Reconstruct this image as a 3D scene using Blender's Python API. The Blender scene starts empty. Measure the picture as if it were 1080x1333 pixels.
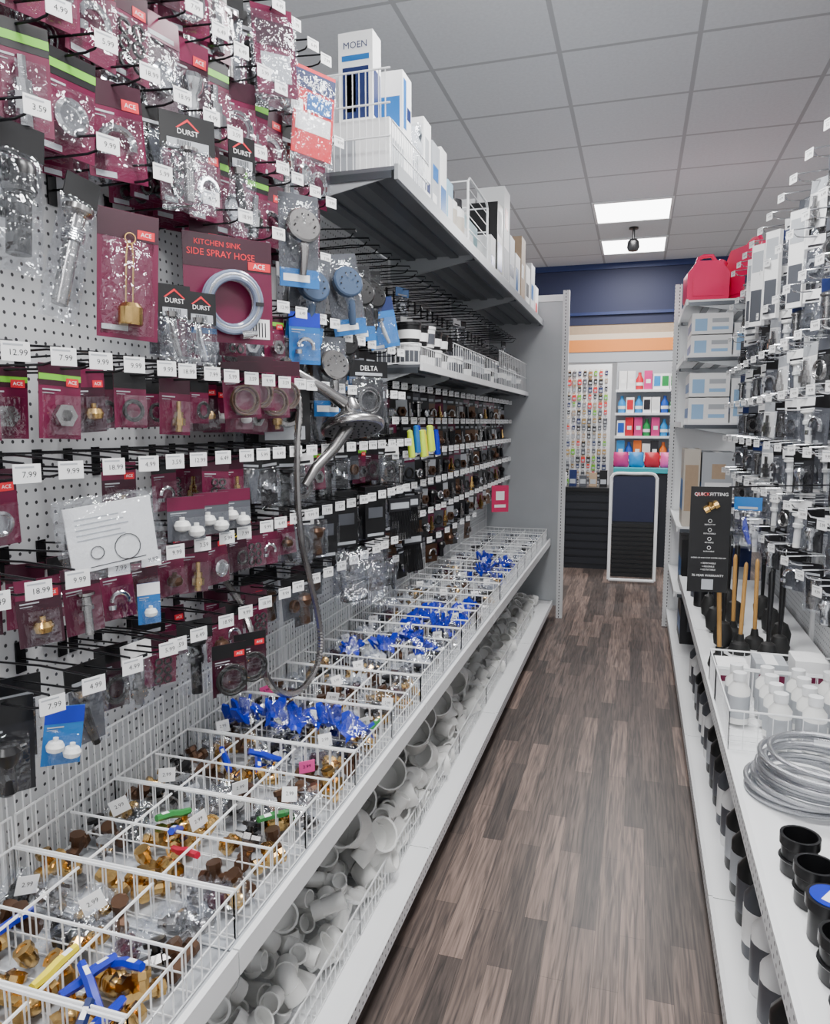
import bpy, math, random
from mathutils import Matrix, Vector, Euler
R=random.Random(11)
COL=bpy.context.scene.collection
U=R.uniform
# ---------------------------------------------------------------- materials
def M(name,col,rough=.5,metal=0,var=0,scale=30,bump=0,emit=0):
    m=bpy.data.materials.new(name); m.use_nodes=True
    nt=m.node_tree; b=nt.nodes['Principled BSDF']
    c=(col[0],col[1],col[2],1)
    b.inputs['Base Color'].default_value=c
    b.inputs['Roughness'].default_value=rough
    b.inputs['Metallic'].default_value=metal
    if emit:
        b.inputs['Emission Color'].default_value=c; b.inputs['Emission Strength'].default_value=emit
    if var or bump:
        tc=nt.nodes.new('ShaderNodeTexCoord'); n=nt.nodes.new('ShaderNodeTexNoise')
        n.inputs['Scale'].default_value=scale; n.inputs['Detail'].default_value=4
        nt.links.new(tc.outputs['Object'],n.inputs['Vector'])
        if var:
            mx=nt.nodes.new('ShaderNodeMix'); mx.data_type='RGBA'
            mx.inputs['A'].default_value=tuple(max(0,x*(1-var)) for x in col)+(1,)
            mx.inputs['B'].default_value=tuple(min(1,x*(1+var)) for x in col)+(1,)
            nt.links.new(n.outputs['Fac'],mx.inputs['Factor']); nt.links.new(mx.outputs['Result'],b.inputs['Base Color'])
        if bump:
            bp=nt.nodes.new('ShaderNodeBump'); bp.inputs['Strength'].default_value=bump; bp.inputs['Distance'].default_value=.005
            nt.links.new(n.outputs['Fac'],bp.inputs['Height']); nt.links.new(bp.outputs['Normal'],b.inputs['Normal'])
    return m
def clear(name,tint,fac,rough=.12):
    m=bpy.data.materials.new(name); m.use_nodes=True; nt=m.node_tree; nt.nodes.clear()
    o=nt.nodes.new('ShaderNodeOutputMaterial'); mx=nt.nodes.new('ShaderNodeMixShader')
    t=nt.nodes.new('ShaderNodeBsdfTransparent'); t.inputs[0].default_value=(*tint,1)
    g=nt.nodes.new('ShaderNodeBsdfGlossy'); g.inputs['Color'].default_value=(.95,.97,1,1); g.inputs['Roughness'].default_value=rough
    tc=nt.nodes.new('ShaderNodeTexCoord'); n=nt.nodes.new('ShaderNodeTexNoise'); n.inputs['Scale'].default_value=35
    nt.links.new(tc.outputs['Object'],n.inputs['Vector'])
    bp=nt.nodes.new('ShaderNodeBump'); bp.inputs['Strength'].default_value=1; bp.inputs['Distance'].default_value=.015
    nt.links.new(n.outputs['Fac'],bp.inputs['Height']); nt.links.new(bp.outputs['Normal'],g.inputs['Normal'])
    ml=nt.nodes.new('ShaderNodeMath'); ml.operation='MULTIPLY_ADD'; ml.inputs[1].default_value=fac*1.2; ml.inputs[2].default_value=fac*.4
    nt.links.new(n.outputs['Fac'],ml.inputs[0]); nt.links.new(ml.outputs[0],mx.inputs[0])
    nt.links.new(t.outputs[0],mx.inputs[1]); nt.links.new(g.outputs[0],mx.inputs[2]); nt.links.new(mx.outputs[0],o.inputs[0])
    return m
def math_(nt,op,a,b=None,c=None):
    n=nt.nodes.new('ShaderNodeMath'); n.operation=op
    for i,x in enumerate((a,b,c)):
        if x is None: continue
        if isinstance(x,(int,float)): n.inputs[i].default_value=x
        else: nt.links.new(x,n.inputs[i])
    return n.outputs[0]
def cellmat(name,col,dark,pa,pb,axes,ra,rb,rough=.45,mode='dot',off=(0,0)):
    m=bpy.data.materials.new(name); m.use_nodes=True; nt=m.node_tree; b=nt.nodes['Principled BSDF']; b.inputs['Roughness'].default_value=rough
    tc=nt.nodes.new('ShaderNodeTexCoord'); s=nt.nodes.new('ShaderNodeSeparateXYZ'); nt.links.new(tc.outputs['Object'],s.inputs[0])
    fa=math_(nt,'ABSOLUTE',math_(nt,'SUBTRACT',math_(nt,'FRACT',math_(nt,'DIVIDE',math_(nt,'ADD',s.outputs[axes[0]],off[0]+50*pa),pa)),.5))
    fb=math_(nt,'ABSOLUTE',math_(nt,'SUBTRACT',math_(nt,'FRACT',math_(nt,'DIVIDE',math_(nt,'ADD',s.outputs[axes[1]],off[1]+50*pb),pb)),.5))
    if mode=='dot':
        d=math_(nt,'ADD',math_(nt,'POWER',math_(nt,'DIVIDE',fa,ra),2),math_(nt,'POWER',math_(nt,'DIVIDE',fb,rb),2))
        k=math_(nt,'LESS_THAN',d,1)
    else:
        k=math_(nt,'MAXIMUM',math_(nt,'GREATER_THAN',fa,.5-ra),math_(nt,'GREATER_THAN',fb,.5-rb))
    n=nt.nodes.new('ShaderNodeTexNoise'); n.inputs['Scale'].default_value=60 if mode!='dot' else 3; nt.links.new(tc.outputs['Object'],n.inputs['Vector'])
    v=nt.nodes.new('ShaderNodeMix'); v.data_type='RGBA'; nt.links.new(n.outputs['Fac'],v.inputs['Factor'])
    v.inputs['A'].default_value=tuple(x*.9 for x in col)+(1,); v.inputs['B'].default_value=tuple(min(1,x*1.08) for x in col)+(1,)
    mx=nt.nodes.new('ShaderNodeMix'); mx.data_type='RGBA'; nt.links.new(k,mx.inputs['Factor']); nt.links.new(v.outputs['Result'],mx.inputs['A'])
    mx.inputs['B'].default_value=(*dark,1); nt.links.new(mx.outputs['Result'],b.inputs['Base Color'])
    return m
white=M('white_paint',(.82,.83,.84),.4,var=.05,scale=4)
wirew=M('white_wire',(.86,.87,.88),.35)
steel=M('shelf_grey',(.42,.44,.46),.4,.2,var=.08,scale=5)
deckg=M('shelf_deck_grey',(.17,.18,.2),.3,.5,var=.15,scale=6)
under=M('shelf_under',(.1,.11,.125),.3,.6,var=.1,scale=6)
black=M('black_plastic',(.007,.007,.008),.32)
blackm=M('black_wire',(.01,.01,.012),.3,.5)
chrome=M('chrome',(.68,.69,.71),.14,1)
nickel=M('brushed_nickel',(.36,.35,.345),.25,1,var=.1,scale=80)
brass=M('brass',(.62,.4,.15),.22,1,var=.25,scale=60)
bronze=M('bronze',(.12,.065,.04),.35,.7)
maroon=M('maroon_card',(.125,.004,.036),.3,var=.2,scale=12)
maroond=M('maroon_dark',(.035,.003,.013),.3)
red=M('red_print',(.7,.015,.03),.4)
green=M('green_print',(.16,.5,.03),.4)
blue=M('blue_plastic',(.005,.022,.42),.3)
sky=M('sky_blue_print',(.015,.14,.42),.35)
navy=M('navy_print',(.008,.02,.1),.4)
paper=M('paper_white',(.88,.88,.88),.5)
ink=M('ink',(.012,.012,.015),.5)
greyp=M('grey_print',(.42,.44,.47),.5)
dgrey=M('dark_grey_print',(.08,.085,.1),.4)
pvc=M('pvc_white',(.82,.82,.8),.35,var=.05,scale=20)
yellow=M('yellow_plastic',(.8,.66,.02),.35)
purple=M('purple_plastic',(.11,.02,.3),.35)
pink=M('pink_tag',(.9,.1,.38),.4)
orange=M('orange_paint',(.8,.25,.04),.5)
cream=M('cream_paint',(.7,.58,.45),.5)
tan=M('kraft_card',(.42,.3,.2),.6,var=.1)
beige=M('beige_print',(.55,.5,.43),.5)
wood=M('handle_wood',(.5,.27,.08),.45,var=.2,scale=15)
gas=M('red_poly',(.9,.01,.13),.3)
tealp=M('teal_print',(.03,.35,.4),.4)
lime=M('lime_print',(.6,.8,.05),.4)
rubber=M('rubber',(.012,.012,.012),.6)
hosem=M('braided_steel',(.5,.51,.54),.28,.9,var=.4,scale=400,bump=.5)
bagc=clear('clear_bag',(.96,.97,.99),.12,.1)
blis=clear('clear_blister',(.98,.985,.99),.09,.05)
peg=cellmat('pegboard',(.56,.57,.58),(.03,.03,.035),.0254,.0254,('Y','Z'),.15,.15)
perf=cellmat('perforated_lip',(.78,.79,.8),(.1,.1,.11),.0254,.0254,('Y','Z'),.17,.17)
slot=cellmat('slotted_post',(.74,.75,.76),(.06,.06,.07),.035,.0254,('X','Z'),.1,.3)
ceilm=cellmat('ceiling_tile',(.72,.74,.77),(.45,.46,.48),.61,.61,('X','Y'),.018,.018,.8,'line',off=(.41,0))
bluewall=M('blue_wall',(.008,.012,.05),.6,var=.06,scale=2)
glow=M('troffer_lens',(1,1,1),.5,emit=10)
slatb=M('dark_panel',(.012,.014,.02),.4)
# floor
fl=bpy.data.materials.new('vinyl_plank'); fl.use_nodes=True; nt=fl.node_tree; b=nt.nodes['Principled BSDF']
tc=nt.nodes.new('ShaderNodeTexCoord'); mp=nt.nodes.new('ShaderNodeMapping'); mp.inputs['Rotation'].default_value=(0,0,math.pi/2)
nt.links.new(tc.outputs['Object'],mp.inputs[0])
br=nt.nodes.new('ShaderNodeTexBrick'); br.offset=.37; br.inputs['Scale'].default_value=1
br.inputs['Brick Width'].default_value=.66; br.inputs['Row Height'].default_value=.075; br.inputs['Mortar Size'].default_value=.0005; br.inputs['Bias'].default_value=-.2
br.inputs['Color1'].default_value=(.08,.064,.058,1); br.inputs['Color2'].default_value=(.27,.2,.17,1); br.inputs['Mortar'].default_value=(.03,.024,.022,1)
nt.links.new(mp.outputs[0],br.inputs['Vector'])
m2=nt.nodes.new('ShaderNodeMapping'); m2.inputs['Scale'].default_value=(55,2.4,1); nt.links.new(tc.outputs['Object'],m2.inputs[0])
n=nt.nodes.new('ShaderNodeTexNoise'); n.inputs['Scale'].default_value=1.5; n.inputs['Detail'].default_value=8; n.inputs['Distortion'].default_value=1.0; nt.links.new(m2.outputs[0],n.inputs['Vector'])
cr=nt.nodes.new('ShaderNodeValToRGB'); cr.color_ramp.elements[0].position=.34; cr.color_ramp.elements[0].color=(.35,.35,.36,1); cr.color_ramp.elements[1].position=.66; cr.color_ramp.elements[1].color=(1.35,1.27,1.22,1)
nt.links.new(n.outputs['Fac'],cr.inputs[0])
mx=nt.nodes.new('ShaderNodeMix'); mx.data_type='RGBA'; mx.blend_type='MULTIPLY'; mx.inputs['Factor'].default_value=1
nt.links.new(br.outputs['Color'],mx.inputs['A']); nt.links.new(cr.outputs[0],mx.inputs['B']); nt.links.new(mx.outputs['Result'],b.inputs['Base Color'])
b.inputs['Roughness'].default_value=.4
# ---------------------------------------------------------------- mesh builder
_tc={}
def tgeo(s):
    if s in _tc: return _tc[s]
    c=bpy.data.curves.new('t','FONT'); c.body=s; c.size=1; c.align_x='CENTER'; c.align_y='CENTER'; c.resolution_u=2
    o=bpy.data.objects.new('t',c); COL.objects.link(o)
    dg=bpy.context.evaluated_depsgraph_get(); me=bpy.data.meshes.new_from_object(o.evaluated_get(dg))
    r=([tuple(v.co) for v in me.vertices],[tuple(p.vertices) for p in me.polygons])
    xs=[v[0] for v in r[0]] or [0]
    r=r+((max(xs)-min(xs)) or 1,)
    bpy.data.objects.remove(o); bpy.data.curves.remove(c); bpy.data.meshes.remove(me)
    _tc[s]=r; return r
I4=Matrix.Identity(4)
FR=Matrix.Rotation(math.pi/2,4,'X')   # z -> -y
def Tr(x,y,z): return Matrix.Translation((x,y,z))
def Ro(a,ax): return Matrix.Rotation(math.radians(a),4,ax)
class MB:
    def __init__(s): s.v=[];s.f=[];s.m=[];s.mats=[]
    def mi(s,m):
        if m not in s.mats: s.mats.append(m)
        return s.mats.index(m)
    def add(s,vs,fs,mat,T=None):
        o=len(s.v); k=s.mi(mat)
        if T is not None: vs=[tuple(T@Vector(v)) for v in vs]
        s.v+=vs
        for f in fs: s.f.append(tuple(i+o for i in f)); s.m.append(k)
        return s
    def box(s,x0,x1,y0,y1,z0,z1,mat,T=None):
        vs=[(x,y,z) for x in(x0,x1) for y in(y0,y1) for z in(z0,z1)]
        return s.add(vs,[(0,1,3,2),(4,6,7,5),(0,4,5,1),(2,3,7,6),(0,2,6,4),(1,5,7,3)],mat,T)
    def prism(s,poly,y0,y1,mat,T=None):
        n=len(poly); vs=[(x,y0,z) for x,z in poly]+[(x,y1,z) for x,z in poly]
        fs=[tuple(range(n)),tuple(range(2*n-1,n-1,-1))]+[(i,i+n,(i+1)%n+n,(i+1)%n) for i in range(n)]
        return s.add(vs,fs,mat,T)
    def tube(s,pts,r,mat,n=6,closed=False,T=None,caps=True):
        P=[Vector(p) for p in pts]; N=len(P); vs=[];fs=[]
        rr=r if isinstance(r,(list,tuple)) else [r]*N
        ref=None
        for i in range(N):
            if closed: t=(P[(i+1)%N]-P[i-1])
            else: t=P[min(i+1,N-1)]-P[max(i-1,0)]
            t.normalize()
            if ref is None:
                ref=Vector((0,0,1)) if abs(t.z)<.9 else Vector((1,0,0))
            a=ref-t*ref.dot(t)
            if a.length<1e-4: a=Vector((1,0,0))-t*t.x
            a.normalize(); ref=a; c=t.cross(a)
            for k in range(n):
                th=2*math.pi*(k+.5)/n; q=P[i]+(a*math.cos(th)+c*math.sin(th))*rr[i]; vs.append(tuple(q))
        for i in range(N if closed else N-1):
            j=(i+1)%N
            for k in range(n): fs.append((i*n+k,i*n+(k+1)%n,j*n+(k+1)%n,j*n+k))
        if caps and not closed: fs.append(tuple(range(n-1,-1,-1))); fs.append(tuple((N-1)*n+k for k in range(n)))
        return s.add(vs,fs,mat,T)
    def w(s,a,b,r,mat,n=4): return s.tube([a,b],r,mat,n,caps=False)
    def lathe(s,prof,mat,n=14,T=None):
        vs=[];fs=[]
        for r,z in prof:
            for k in range(n):
                th=2*math.pi*k/n; vs.append((r*math.cos(th),r*math.sin(th),z))
        for i in range(len(prof)-1):
            for k in range(n): fs.append((i*n+k,i*n+(k+1)%n,(i+1)*n+(k+1)%n,(i+1)*n+k))
        if prof[0][0]>1e-5: fs.append(tuple(range(n-1,-1,-1)))
        if prof[-1][0]>1e-5: fs.append(tuple((len(prof)-1)*n+k for k in range(n)))
        return s.add(vs,fs,mat,T)
    def ring(s,Rr,r,mat,n=20,m=6,T=None):
        return s.tube([(Rr*math.cos(2*math.pi*i/n),Rr*math.sin(2*math.pi*i/n),0) for i in range(n)],r,mat,m,True,T)
    def ball(s,r,mat,T=None,n=10):
        return s.lathe([(max(1e-6,r*math.sin(math.pi*i/6)),-r*math.cos(math.pi*i/6)) for i in range(7)],mat,n,T)
    def text(s,t,x,z,y,mat,h=None,w=None,T=None):
        V,F,W=tgeo(t)
        k=h*1.35 if h else w/W
        if h and w and k*W>w: k=w/W
        return s.add([(x+v[0]*k,y,z+v[1]*k) for v in V],F,mat,T)
    def pillow(s,w,h,d,mat,zt=0,nx=6,nz=8,seed=1,crumple=.004):
        rr=random.Random(seed)
        for sg in(-1,1):
            vs=[];fs=[]
            for j in range(nz+1):
                for i in range(nx+1):
                    u=i/nx; q=j/nz; bb=(math.sin(math.pi*u)*math.sin(math.pi*q))**.6 if 0<i<nx and 0<j<nz else 0
                    e=crumple*rr.uniform(-1,1)
                    vs.append(((u-.5)*w+e,sg*(bb*d/2+ (abs(e) if bb else 0)),zt-q*h+e*.6))
            for j in range(nz):
                for i in range(nx):
                    a=j*(nx+1)+i; fs.append((a,a+1,a+nx+2,a+nx+1))
            s.add(vs,fs,mat)
        return s
    def crumple(s,r,mats,seed,flat=.55,n=9):
        rr=random.Random(seed)
        for mi_,mat in enumerate(mats):
            vs=[];fs=[]
            ax=rr.uniform(0,6)
            for j in range(n):
                for i in range(n):
                    u=(i/(n-1)-.5)*2; q=(j/(n-1)-.5)*2
                    vs.append((u*r*rr.uniform(.75,1.05),q*r*rr.uniform(.6,.9),flat*r*(1-.5*(u*u+q*q))*rr.uniform(.2,1.3)+mi_*.004))
            for j in range(n-1):
                for i in range(n-1):
                    a=j*n+i; fs.append((a,a+1,a+n+1,a+n))
            s.add(vs,fs,mat,Ro(math.degrees(ax),'Z'))
        return s
    def mesh(s,name):
        me=bpy.data.meshes.new(name); me.from_pydata(s.v,[],s.f)
        for m in s.mats: me.materials.append(m)
        me.polygons.foreach_set('material_index',s.m); me.polygons.foreach_set('use_smooth',[True]*len(s.f))
        me.update(); me.set_sharp_from_angle(angle=math.radians(38))
        return me
def T_(name,cat,label,parts):
    return dict(name=name,cat=cat,label=label,parts=[(p[0],p[1].mesh(p[0]) if isinstance(p[1],MB) else p[1],p[2] if len(p)>2 else None) for p in parts])
def spawn(t,loc,rot=(0,0,0),group=None,label=None,scale=1):
    e=tuple(math.radians(a) for a in rot)
    if len(t['parts'])==1: r=bpy.data.objects.new(t['name'],t['parts'][0][1])
    else: r=bpy.data.objects.new(t['name'],None); r.empty_display_size=.02
    r.location=loc; r.rotation_euler=e; r.scale=(scale,)*3
    r['label']=label or t['label']; r['category']=t['cat']
    if group: r['group']=group
    COL.objects.link(r)
    if len(t['parts'])>1:
        for n,me,lb in t['parts']:
            c=bpy.data.objects.new(n,me); c.parent=r
            if lb: c['label']=lb
            COL.objects.link(c)
    return r
def one(name,cat,label,parts,loc=(0,0,0),rot=(0,0,0),group=None,scale=1):
    return spawn(T_(name,cat,label,parts),loc,rot,group,None,scale)
def struct(name,mb):
    o=bpy.data.objects.new(name,mb.mesh(name)); o['kind']='structure'; COL.objects.link(o); return o
# ---------------------------------------------------------------- room
struct('floor',MB().box(-5,5,-2.5,13,-.05,0,fl))
struct('ceiling',MB().box(-5,5,-2.5,13,3.3,3.35,ceilm))
struct('wall_back',MB().box(-5,5,12,12.1,0,3.3,white))
hd=MB(); hd.box(-4.9,4.9,8.4,8.5,2.66,3.3,bluewall); hd.box(-4.9,4.9,8.38,8.4,3.24,3.3,navy); hd.box(-4.9,4.9,8.37,8.4,2.76,2.79,navy)
hd.box(-4.9,4.9,8.41,8.5,2.56,2.66,tan); hd.box(-4.9,4.9,8.4,8.5,2.5,2.56,cream); hd.box(-4.9,4.9,8.39,8.5,2.37,2.5,orange); hd.box(-4.9,4.9,8.4,8.5,2.26,2.37,greyp)
struct('trim_1',hd)
# lights
tro=T_('ceiling_light','light','square recessed ceiling light panel with white lens',[('frame',MB().box(-.305,.305,-.305,-.285,-.012,.0,white).box(-.305,.305,.285,.305,-.012,0,white).box(-.305,-.285,-.285,.285,-.012,0,white).box(.285,.305,-.285,.285,-.012,0,white)),('lens',MB().box(-.285,.285,-.285,.285,-.006,0,glow))])
def area(x,y,z,sz,p,rot=(0,0,0),col=(1,.99,.98)):
    l=bpy.data.lights.new('panel_lamp','AREA'); l.size=sz; l.energy=p; l.color=col
    o=bpy.data.objects.new('panel_lamp',l); o.location=(x,y,z); o.rotation_euler=rot; COL.objects.link(o)
for x,y,p in ((-.105,-1.2,40),(-.105,.91,52),(-.105,2.44,50),(-.105,6.405,38),(-.105,7.625,26),(2.3,3.96,30),(2.3,.3,18),(-2.9,3,8),(-.1,9.3,60)):  # pair over the cross aisle is seen; the other panels are added for light
    spawn(tro,(x,y,3.3),group='ceiling light panels'); area(x,y,3.28,.55,p)
w=bpy.data.worlds.new('World'); bpy.context.scene.world=w; w.use_nodes=True
w.node_tree.nodes['Background'].inputs[0].default_value=(.95,.97,1,1); w.node_tree.nodes['Background'].inputs[1].default_value=1.2
cam=MB(); cam.lathe([(.04,0),(.04,-.015),(.012,-.02),(.012,-.1)],black)
one('ceiling_camera','camera','small black security camera hanging from ceiling',[('mount',cam),('camera_body',MB().lathe([(.03,-.1),(.05,-.12),(.055,-.17),(.04,-.2),(.001,-.21)],black))],(-.1,6.95,3.3))
# ---------------------------------------------------------------- gondolas
YB=[-.15,1.07,2.29,3.53,4.76,6.0]
PX=-1.2
for i in range(5):
    top=2.85 if i<2 else 2.6
    a,b_=YB[i]+.016,YB[i+1]-.016
    one('pegboard_panel','pegboard','white perforated pegboard back panel of shelving',[('pegboard_panel',MB().box(PX-.02,PX,a,b_,.14,top,peg))],group='pegboard panels')
    one('pegboard_panel','pegboard','white perforated pegboard back panel of shelving',[('pegboard_panel',MB().box(.77,.79,a,min(b_,4.98) if i==4 else b_,.14,2.6,peg))],group='pegboard panels')
for i,y in enumerate(YB):
    top=2.85 if i<2 else 2.62
    one('shelf_upright','upright','slotted white steel shelving upright',[('shelf_upright',MB().box(PX-.03,PX+.012,y-.015,y+.015,0,top,slot))],group='shelving uprights')
    one('shelf_upright','upright','slotted white steel shelving upright',[('shelf_upright',MB().box(.758,.80,y-.015,y+.015,0,2.62,slot))],group='shelving uprights')
def shelf(x0,x1,z,y0,y1,lip,sgn,lab,mat=white,lm=None,t=.04,ribs=True,grp=None):
    d=MB(); a,b_=min(x0,x1),max(x0,x1)
    d.box(a,b_,y0,y1,z-.012,z,mat)
    if ribs:
        d.box(a+.01,b_-.01,y0,y0+.004,z-.035,z-.012,under); d.box(a+.01,b_-.01,y1-.004,y1,z-.035,z-.012,under)
        for k in range(1,4):
            xx=a+(b_-a)*k/4; d.box(xx-.02,xx+.02,y0+.01,y1-.01,z-.022,z-.0125,under)
    l=MB()
    if sgn>0: l.box(x1-.001,x1+.012,y0,y1,z-t,z+.006,lm or mat)
    else: l.box(x1-.012,x1+.001,y0,y1,z-t,z+.006,lm or mat)
    parts=[('deck',d),('front_lip',l)]
    if ribs:
        for yy in(y0+.006,y1-.012):
            br_=MB()
            if sgn>0: poly=[(x0,z-.012),(x1-.02,z-.012),(x1-.02,z-.03),(x0+.05,z-.1),(x0,z-.11)]
            else: poly=[(x0,z-.012),(x0,z-.11),(x0-.05,z-.1),(x1+.02,z-.03),(x1+.02,z-.012)]
            br_.prism(poly,yy,yy+.006,steel); parts.append(('bracket',br_))
    one('shelf','shelf',lab,parts,group=grp)
for i in range(2,5): shelf(PX+.012,-.76,2.4,YB[i],YB[i+1]-.004,.04,1,'grey steel top shelf with pale front lip',deckg,steel,grp='upper shelves')
shelf(PX+.012,-.87,1.84,2.95,3.52,.03,1,'grey steel middle shelf with white front lip',deckg,white,.025,grp='middle shelves')
for i in (3,4): shelf(PX+.012,-.87,1.84,YB[i],YB[i+1]-.004,.03,1,'grey steel middle shelf with white front lip',deckg,white,.025,grp='middle shelves')
for i in range(5):
    a,b_=YB[i],YB[i+1]-.004
    shelf(PX+.012,-.665,.655,a,b_,.045,1,'white steel shelf carrying wire bins',greyp,white,.045,grp='bin shelves')
    shelf(PX+.012,-.64,.14,a,b_,.05,1,'white steel base shelf with perforated lip',white,perf,.04,False,grp='base shelves')
    one('kick_plate','shelving','white steel kick plate under base shelf',[('kick_plate',MB().box(-.75,-.74,a,b_,0,.12,white))],group='kick plates')
    if i<4:
        shelf(.758,.285,.655,a,b_,.045,-1,'white steel shelf with perforated lip holding fittings',white,perf,.045,grp='opposite bin shelves')
    shelf(.758,.27,.14,a,b_,.05,-1,'white steel base shelf with perforated lip',white,perf,.05,False,grp='base shelves')
    one('kick_plate','shelving','white steel kick plate under base shelf',[('kick_plate',MB().box(.33,.34,a,b_,0,.12,white))],group='kick plates')
one('end_panel','shelving','light grey steel end panel of shelving',[('panel',MB().box(PX,-.6,6.01,6.03,.1,2.55,steel)),('post',MB().box(-.6,-.55,5.99,6.03,0,2.63,slot)),('top_rail',MB().box(PX,-.6,6.0,6.03,2.55,2.6,white))])
one('end_panel','shelving','white steel end panel with slotted post',[('panel',MB().box(.28,.76,6.01,6.03,.1,2.45,white)),('post',MB().box(.23,.28,5.99,6.03,0,2.63,slot))])
for z in (2.36,2.02,1.6,.93,.5): shelf(.758,.27,z,5.0,5.98,.03,-1,'white steel shelf holding cartons',white,white,.03,grp='opposite shelves')
# ---------------------------------------------------------------- wire baskets
def basket(L,d,h,hb,sp=.025,r=.0016):
    m=MB()
    rim=.0034
    m.tube([(0,0,h),(0,L,h),(-d,L,h),(-d,0,h)],rim,wirew,5,True)
    m.tube([(0,0,.004),(0,L,.004),(-d,L,.004),(-d,0,.004)],r*1.2,wirew,4,True)
    m.w((0,0,h*.5),(0,L,h*.5),r,wirew)
    k=int(L/sp)
    for i in range(k+1):
        y=L*i/k; m.w((0,y,.004),(0,y,h),r,wirew); m.w((-d,y,.004),(-d,y,hb),r,wirew)
        if i%2==0: m.w((0,y,.004),(-d,y,.004),r,wirew)
    m.w((-d,0,hb),(-d,L,hb),rim*.8,wirew)
    k=int(d/.035)
    for i in range(k+1):
        x=-d*i/k; m.w((x,0,.004),(x,0,h),r,wirew); m.w((x,L,.004),(x,L,h),r,wirew)
    return m
def divx(d,h,yy):
    m=MB(); m.w((-.002,yy,h-.006),(-d+.002,yy,h-.006),.003,wirew,5); m.w((0,yy,h*.5),(-d,yy,h*.5),.0016,wirew)
    for i in range(int(d/.035)+1): x=-.003-i*.035; m.w((x,yy,.006),(x,yy,h-.006),.0016,wirew)
    return m
def divy(L,h,xx):
    m=MB(); m.w((xx,.002,h-.012),(xx,L-.002,h-.012),.0028,wirew,5)
    for i in range(1,int(L/.03)): m.w((xx,i*.03,.006),(xx,i*.03,h-.012),.0016,wirew)
    return m
BL=.3
bt=T_('wire_basket','basket','white wire display basket with dividers on shelf',[('basket_frame',basket(BL-.008,.5,.095,.16)),('divider',divx(.5,.095,.146)),('divider',divy(BL-.008,.095,-.17)),('divider',divy(BL-.008,.095,-.34))])
BY=[.2+BL*i for i in range(19)]
for y in BY: spawn(bt,(-.675,y,.656),group='bin baskets')
bt2=T_('wire_basket','basket','low white wire basket on base shelf',[('basket_frame',basket(.6,.42,.1,.2,.03,.0018))])
for i in range(8): spawn(bt2,(-.71,.6+.607*i,.141),group='base shelf baskets')
def fence(L,h,sp=.02,r=.0016,rails=(0,1)):
    m=MB()
    for i in range(int(L/sp)+1): m.w((i*sp,0,0),(i*sp,0,h),r,wirew)
    for q in rails: m.w((0,0,h*q),(L,0,h*q),r*1.8,wirew,5)
    return m
for i in range(5):
    one('wire_guard','rack','upright white wire guard panel at back of bins',[('wire_guard',fence(.4,.22,.02))],(-1.183,.75+.45*i,.66),(0,0,90),group='wire guards')
# ---------------------------------------------------------------- hooks & tags
def hook(L,mat):
    m=MB(); m.box(-.012,.012,-.004,0,-.03,.035,mat)
    m.tube([(0,0,0),(0,-L+.03,-.002),(0,-L+.01,.002),(0,-L,.014)],.0024,mat,5)
    m.tube([(0,0,.03),(0,-L*.6,.034),(0,-L-.008,.026),(0,-L-.01,.016)],.0024,mat,5)
    return m
prices=['4.99','7.99','12.99','5.99','9.99','3.59','18.99','6.49']
tagm=[]
for p in prices:
    m=MB()
    m.box(-.027,.027,-.0012,0,-.024,.014,paper); m.text(p,.004,-.0075,-.0016,ink,h=.0125,w=.036); m.box(-.023,.014,-.0016,-.0012,.006,.0095,greyp)
    tagm.append(m)
HT={}
for L,mt,key,yw in ((.26,blackm,'k',-22),(.19,blackm,'s',-22),(.26,chrome,'c',22)):
    hm=hook(L,mt).mesh('wire'); HT[key]=[]
    for tm in tagm:
        RT=Tr(0,-L-.014,.014)@Ro(yw,'Z')@Matrix.Scale(.8,4)
        q=MB(); q.v=[tuple(RT@Vector(v)) for v in tm.v]; q.f=tm.f;q.m=tm.m;q.mats=tm.mats
        HT[key].append(T_('peg_hook','hook','black wire peg hook with white price tag' if mt is blackm else 'steel wire peg hook with white price tag',[('wire',hm),('price_tag',q,'white paper price tag')]))
HT['n']=[T_('bare_peg_hook','hook','empty black wire peg hook on pegboard',[('bare_peg_hook',hook(.26,blackm))])]
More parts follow.
